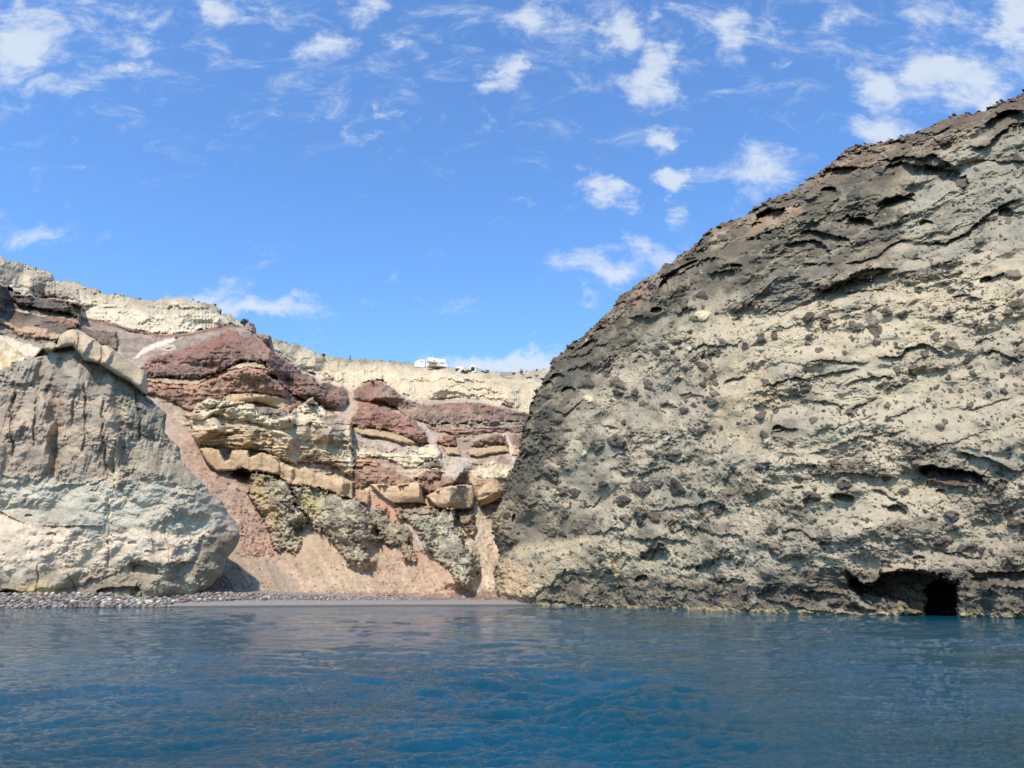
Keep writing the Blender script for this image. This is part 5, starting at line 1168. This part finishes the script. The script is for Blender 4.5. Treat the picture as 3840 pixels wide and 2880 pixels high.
def boxes(name, items, mat, parent, smooth=False):
    """items: (x0,x1,y0,y1,z0,z1) in the local frame, one mesh"""
    V, Q = [], []
    for x0, x1, y0, y1, z0, z1 in items:
        o_ = len(V)
        V += [(x0,y0,z0),(x1,y0,z0),(x1,y1,z0),(x0,y1,z0),(x0,y0,z1),(x1,y0,z1),(x1,y1,z1),(x0,y1,z1)]
        Q += [[o_+a for a in q] for q in ((0,3,2,1),(4,5,6,7),(0,1,5,4),(1,2,6,5),(2,3,7,6),(3,0,4,7))]
    return link(name, mesh_np(name, np.array(V, f32), np.array(Q), smooth), parent, mat)
def vault(name, x0, x1, y0, y1, z0, z1, h, mat, parent, seg=14):
    """body with a barrel roof, the barrel running along x"""
    ring = [(y0, z0), (y1, z0), (y1, z1)]
    for i in range(1, seg): 
        a = math.pi * i / seg
        ring.append(((y0 + y1) / 2 + (y1 - y0) / 2 * math.cos(a), z1 + h * math.sin(a)))
    ring.append((y0, z1))
    me = bpy.data.meshes.new(name); n_ = len(ring)
    V = [(x0, y, z) for y, z in ring] + [(x1, y, z) for y, z in ring]
    F = [tuple(range(n_))[::-1], tuple(range(n_, 2 * n_))] + [(i, (i + 1) % n_, n_ + (i + 1) % n_, n_ + i) for i in range(n_)]
    me.from_pydata(V, [], F); me.update()
    return link(name, me, parent, mat)
def empty(name, loc, rz=0):
    o = bpy.data.objects.new(name, None); COL.objects.link(o); o.location = loc; o.rotation_euler = (0, 0, rz); return o
def place(cr, x, y, dd=4.0):
    (px, py), = T(cr, [(x, y)])
    return px, py, mt.point(px, py + 14) + dd
# main vaulted house: 37 px wide in the photo
px, py, D = place('C5', 1000, 318, 2)
c0 = at(px, py, D); sc = D / FPX / CR['C5'][2]       # metres per crop pixel there
e = empty('house', c0, math.radians(24)); S_ = sc; L_ = 178 * sc
tag(e, 'long white barrel-vaulted house with terrace, tallest of the houses on the rim', 'house')
vault('wall', -L_ * .5, L_ * .5, -1.9, 1.9, -.5, 34 * S_, 44 * S_, M_white, e)
for (x0, x1, z0, z1) in ((-L_*.22, -L_*.16, 18*S_, 42*S_), (L_*.14, L_*.40, 8*S_, 24*S_)):
    boxes('window', [(x0, x1, -1.96, -1.85, z0, z1)], M_dark, e)
wd = boxes('window', [(-L_*.5-.06, -L_*.5+.1, -1.4, -.2, 18*S_, 44*S_)], M_dark, e)
boxes('window_frame', [(-L_*.5-.12, -L_*.5-.07, -.85, -.75, 18*S_, 44*S_)], M_white, wd)
boxes('chimney', [(-L_*.22, -L_*.17, -.2, .2, 70*S_, 92*S_)], M_white, e)
boxes('terrace', [(-L_*.66, -L_*.02, -3.6, -1.95, 4*S_, 9*S_)], M_grey, e)
boxes('pillar', [(-L_*.63, -L_*.6, -3.5, -3.2, -30*S_, 4*S_-.005)], M_white, e)
boxes('pillar', [(-L_*.1, -L_*.07, -3.5, -3.2, -30*S_, 4*S_-.005)], M_white, e)
boxes('parapet', [(-L_*.66, -L_*.02, -3.6, -3.5, 9*S_+.004, 16*S_)], M_white, e)
boxes('garden_wall', [(L_*.02, L_*.55, -3.2, -3.0, -20*S_, 5*S_)], M_white, e)
# low annex left
px, py, D = place('C5', 842, 303, 3)
e = empty('house', at(px, py, D), math.radians(8)); tag(e, 'low flat white building stepping up to the left of the vaulted house', 'house')
me = bpy.data.meshes.new('wall'); w2 = 52 * sc
me.from_pydata([(-w2,-3,-2),(w2,-3,-2),(w2,3,-2),(-w2,3,-2),(-w2,-3,2*sc),(w2*.0,-3,30*sc),(w2,-3,30*sc),(w2,3,30*sc),(0,3,30*sc),(-w2,3,2*sc)], [], [(0,1,6,5,4),(1,2,7,6),(2,3,9,8,7),(3,0,4,9),(4,5,8,9),(5,6,7,8),(0,3,2,1)])
link('wall', me, e, M_white)
boxes('window', [(w2*.1, w2*.6, -3.06, -2.9, 6*sc, 12*sc)], M_dark, e)
# second vaulted house right with an arched dark mouth
px, py, D = place('C5', 1385, 352, 3); sc2 = D / FPX / CR['C5'][2]
e = empty('house', at(px, py, D), math.radians(58)); tag(e, 'small white vaulted house with a dark arched mouth, right of the green scrub', 'house')
vault('wall', -1.6, 3.2, -34*sc2, 34*sc2, -1.5, 10*sc2, 26*sc2, M_white, e)
vault('doorway', -1.7, -1.5, -22*sc2, 22*sc2, -1, 4*sc2, 16*sc2, M_dark, e)
boxes('canopy', [(-2.6, -1.72, -28*sc2, 8*sc2, 8*sc2, 10*sc2)], M_white, e)
# low white wall left of it, parasol frame
px, py, D = place('C5', 1235, 335, 3)
e = empty('garden_wall', at(px, py, D), math.radians(-12)); tag(e, 'low stepped white garden wall between the two vaulted houses', 'wall')
boxes('wall_step', [(-44*sc2, 40*sc2, -.3, .3, -2, 8*sc2)], M_white, e); boxes('wall_step', [(-20*sc2, 20*sc2, -.29, .29, 8*sc2+.004, 16*sc2)], M_white, e)
# rose and grey terrace walls farther right
px, py, D = place('C5', 1680, 395, -1)
e = empty('terrace_wall', at(px, py, D), math.radians(-8)); tag(e, 'long rose and blue-grey retaining wall under the rim, right of the houses', 'wall')
boxes('upper_course', [(-60*sc2, 60*sc2, -.4, .4, -4*sc2, 14*sc2)], M_pink, e); boxes('lower_course', [(-50*sc2, 64*sc2, -1.0, -.5, -22*sc2, -5*sc2)], plain('blue_grey_wall', (150,158,164), .8, .1), e)
px, py, D = place('C5', 1836, 368, 2)
e = empty('watch_hut', at(px, py, D)); tag(e, 'tiny stone hut with a chimney on the rim beside the dark headland', 'hut')
boxes('wall', [(-20*sc2, 20*sc2, -2, 2, -10*sc2, 6*sc2)], M_grey, e); boxes('chimney', [(-5*sc2, 5*sc2, -.5, .5, 6*sc2+.004, 26*sc2)], M_wood, e)
# pole
px, py, D = place('C5', 163, 246, 2)
e = empty('pole', at(px, py, D)); tag(e, 'thin dark pole standing alone on the pale rim', 'pole')
boxes('shaft', [(-.16, .16, -.16, .16, -.5, 27*sc)], M_wood, e); boxes('cap', [(-.24, .24, -.24, .24, 27*sc+.004, 29*sc)], M_wood, e)
# ruin beside the bush
px, py, D = place('C1', 2078, 735, -8); s1 = D / FPX / 2.212
e = empty('ruined_wall', at(px, py, D), math.radians(-25)); tag(e, 'stump of a rose-coloured masonry wall beside the dark bush', 'ruin')
boxes('upper_block', [(-18*s1, 14*s1, -1.2, 1.2, -20*s1, 46*s1)], M_pink, e)
boxes('lower_block', [(15*s1, 40*s1, -1.0, 1.0, -34*s1, 10*s1)], M_pink, e)
# bushes
def bush(cr, x, y, w, h, label, n=420, seed=0, cat='bush', dd=1.0, trunk=True, grp=None):
    w *= .8; h *= .75
    px, py, D = place(cr, x, y, dd); s_ = D / FPX / CR[cr][2]
    e = empty('bush', at(px, py, D)); tag(e, label, cat, grp)
    r = np.random.RandomState(seed); W2, H2 = w * s_ / 2, h * s_
    nb_ = 12; cen = np.stack([r.uniform(-.65, .65, nb_) * W2, r.uniform(-.5, .5, nb_) * W2, r.uniform(.35, .85, nb_) * H2], -1); rad = r.uniform(.2, .42, nb_) * min(W2, H2)
    V = []; Q = []
    for i in range(n):
        k = r.randint(nb_); d = r.normal(size=3); d /= np.linalg.norm(d)
        c = cen[k] + d * rad[k] * r.uniform(.6, 1.1); c[2] = max(c[2], .02 * H2)
        a = r.normal(size=3); a /= np.linalg.norm(a); b2 = np.cross(a, r.normal(size=3)); b2 /= np.linalg.norm(b2)
        L = r.uniform(.035, .075) * H2 + .06
        o_ = len(V); V += [c - a * L, c + b2 * L * .6, c + a * L, c - b2 * L * .6]; Q.append([o_, o_+1, o_+2, o_+3])
    link('foliage', mesh_np('foliage', np.array(V, f32), np.array(Q), False), e, M_leaf)
    if trunk:
        V = []; Q = []
        for k in range(5):
            p0 = np.array([0, 0, -.3]); p1 = cen[k]; 
            sx_ = .06 * H2 * .5; o_ = len(V)
            for p, ww in ((p0, sx_), (p1, sx_ * .3)):
                V += [p + np.array([ww, 0, 0]), p + np.array([0, ww, 0]), p - np.array([ww, 0, 0]), p - np.array([0, ww, 0])]
            Q += [[o_ + a, o_ + (a + 1) % 4, o_ + 4 + (a + 1) % 4, o_ + 4 + a] for a in range(4)]
        link('stem', mesh_np('stem', np.array(V, f32), np.array(Q)), e, M_wood)
    return e
bush('C1', 2030, 712, 105, 85, 'large dark grey-green bush on the crest above the red ridge', 900, 1, dd=-9)
bush('C3', 1703, 655, 84, 42, 'rounded olive bush on the pale rim left of the lone pole', 500, 2)
bush('C5', 1300, 400, 180, 55, 'wide green scrub patch below the small vaulted house', 1600, 3, dd=-4, trunk=False)
bush('C5', 1215, 370, 80, 36, 'green scrub clump under the garden wall', 700, 9, dd=-4, trunk=False)
bush('C5', 1480, 385, 130, 34, 'flat green scrub right of the dark arched mouth', 900, 4, dd=-3, trunk=False)
bush('C5', 1760, 405, 60, 30, 'olive scrub at the right end of the rose wall', 400, 5, dd=-3, trunk=False)
bush('C5', 1915, 445, 110, 34, 'olive scrub on the slope beside the dark headland', 700, 6, dd=-3, trunk=False)
bush('C5', 1985, 425, 70, 26, 'smaller olive scrub touching the dark headland edge', 400, 7, dd=-3, trunk=False)
rn = random.Random(77)
for i, (cr, x, y, w, h) in enumerate([('C1',297,238,26,16),('C1',962,450,30,14),('C1',1022,468,34,14),('C1',1160,490,28,18),('C1',1600,498,24,14),('C1',1650,520,40,16),('C3',340,72,26,14),('C3',395,98,34,20),('C3',560,205,30,18),
     ('C3',1130,440,22,12),('C1',640,420,34,14),('C1',1285,512,22,12),('C1',940,480,26,12),('C5',560,275,30,12),('C5',700,285,36,12),('C5',320,252,30,10)]):
    bush(cr, x, y, w, h, 'tiny dark shrub clinging to the pale rim', 90, 30 + i, 'shrub', dd=-.5, trunk=False, grp='tiny shrubs along the rim')

# ================================================================== water
rows = np.concatenate([np.arange(4600, 3500, -25.), np.arange(3500, 2880, -6.), np.arange(2880, 2262, -1.7)])
dist = []
for y in rows:
    a, b = ray(1920, y); dist.append(-CAMZ / b)
dist = np.array(dist); dist = dist[dist < 140]
ang = np.arange(-.82, .82, .0019)
ext_ = .82 + np.cumsum(.002 * 1.03 ** np.arange(1, 165))
ang = np.concatenate([-ext_[::-1], ang, ext_])
A_, Dd = np.meshgrid(ang, dist)
WX = (A_ * Dd).astype(f32); WYY = Dd.astype(f32)
sp_d = np.gradient(dist)[:, None]; cell = np.maximum(sp_d, Dd * np.gradient(ang)[None, :])
wz = np.zeros_like(WX)
wake = np.exp(-((WX - (.55 + WYY * .05)) / (1.0 + WYY * .10)) ** 2) * ss(60, 18, WYY)
wrp = .5 * fbm(WX * f32(.12), WYY * f32(.12), 2, 3)
for k, (lam, st_, rot) in enumerate([(7.0, .022, .35), (3.1, .040, -.15), (1.6, .055, .3), (.85, .075, -.3), (.45, .085, .1), (.27, .11, .5), (.17, .12, -.6), (.11, .12, -.1)]):
    c_, s_ = math.cos(rot), math.sin(rot)
    X_ = (WX * c_ + WYY * s_); Y_ = (-WX * s_ + WYY * c_)
    att = np.clip(lam / (2.2 * cell) - .2, 0, 1)
    nz = pn(X_ / f32(lam * 2.2) + wrp, Y_ / f32(lam) + wrp, 60 + k)
    nz = nz - .5 * np.abs(nz)
    wz += (att * nz * lam * st_ * (1 + 1.8 * wake) * .62).astype(f32)
gust = ss(-.4, .5, fbm(WX * f32(.05), WYY * f32(.035), 3, 12))
wz *= (.55 + .75 * gust)
VV = np.stack([WX, WYY, wz], -1).reshape(-1, 3)
nr, nc = WX.shape; ii = np.arange(nr * nc).reshape(nr, nc)
Q = np.stack([ii[:-1, :-1], ii[:-1, 1:], ii[1:, 1:], ii[1:, :-1]], -1).reshape(-1, 4)
o_ = len(VV)
VV = np.concatenate([VV, np.array([(-6000,-6000,-.9),(6000,-6000,-.9),(6000,6000,-.9),(-6000,6000,-.9)], f32)])
Q = np.concatenate([Q, np.array([[o_, o_+1, o_+2, o_+3]])])
m_w = bpy.data.materials.new('sea_water'); m_w.use_nodes = True
t = m_w.node_tree; b = t.nodes['Principled BSDF']
b.inputs['Roughness'].default_value = .03; b.inputs['IOR'].default_value = 1.333
g = N(t, 'ShaderNodeNewGeometry')
n0 = N(t, 'ShaderNodeTexNoise'); n0.inputs['Scale'].default_value = .12; n0.inputs['Detail'].default_value = 3
t.links.new(g.outputs['Position'], n0.inputs['Vector'])
rp = N(t, 'ShaderNodeValToRGB'); rp.color_ramp.elements[0].position = .3; rp.color_ramp.elements[1].position = .7
rp.color_ramp.elements[0].color = (.001, .042, .054, 1); rp.color_ramp.elements[1].color = (.002, .070, .122, 1)
t.links.new(n0.outputs['Fac'], rp.inputs[0]); t.links.new(rp.outputs[0], b.inputs['Base Color'])
mp = N(t, 'ShaderNodeMapping'); mp.inputs['Scale'].default_value = (1.0, 2.0, 1.0); mp.inputs['Rotation'].default_value = (0, 0, .15)
t.links.new(g.outputs['Position'], mp.inputs['Vector'])
na = N(t, 'ShaderNodeTexNoise'); na.inputs['Scale'].default_value = 4.5; na.inputs['Detail'].default_value = 7; na.inputs['Roughness'].default_value = .74; na.inputs['Distortion'].default_value = .4
t.links.new(mp.outputs[0], na.inputs['Vector'])
bp = N(t, 'ShaderNodeBump'); bp.inputs['Strength'].default_value = 1.0; bp.inputs['Distance'].default_value = .05
t.links.new(na.outputs['Fac'], bp.inputs['Height'])
nb2 = N(t, 'ShaderNodeTexNoise'); nb2.inputs['Scale'].default_value = 13.0; nb2.inputs['Detail'].default_value = 4; nb2.inputs['Roughness'].default_value = .6; nb2.inputs['Distortion'].default_value = .8
t.links.new(mp.outputs[0], nb2.inputs['Vector'])
bp2 = N(t, 'ShaderNodeBump'); bp2.inputs['Strength'].default_value = 1.0; bp2.inputs['Distance'].default_value = .022
t.links.new(nb2.outputs['Fac'], bp2.inputs['Height']); t.links.new(bp.outputs[0], bp2.inputs['Normal']); t.links.new(bp2.outputs[0], b.inputs['Normal'])
water = link('water', mesh_np('water', VV, Q), mat=m_w)
tag(water, 'calm rippled deep-blue sea of the bay', kind='structure')
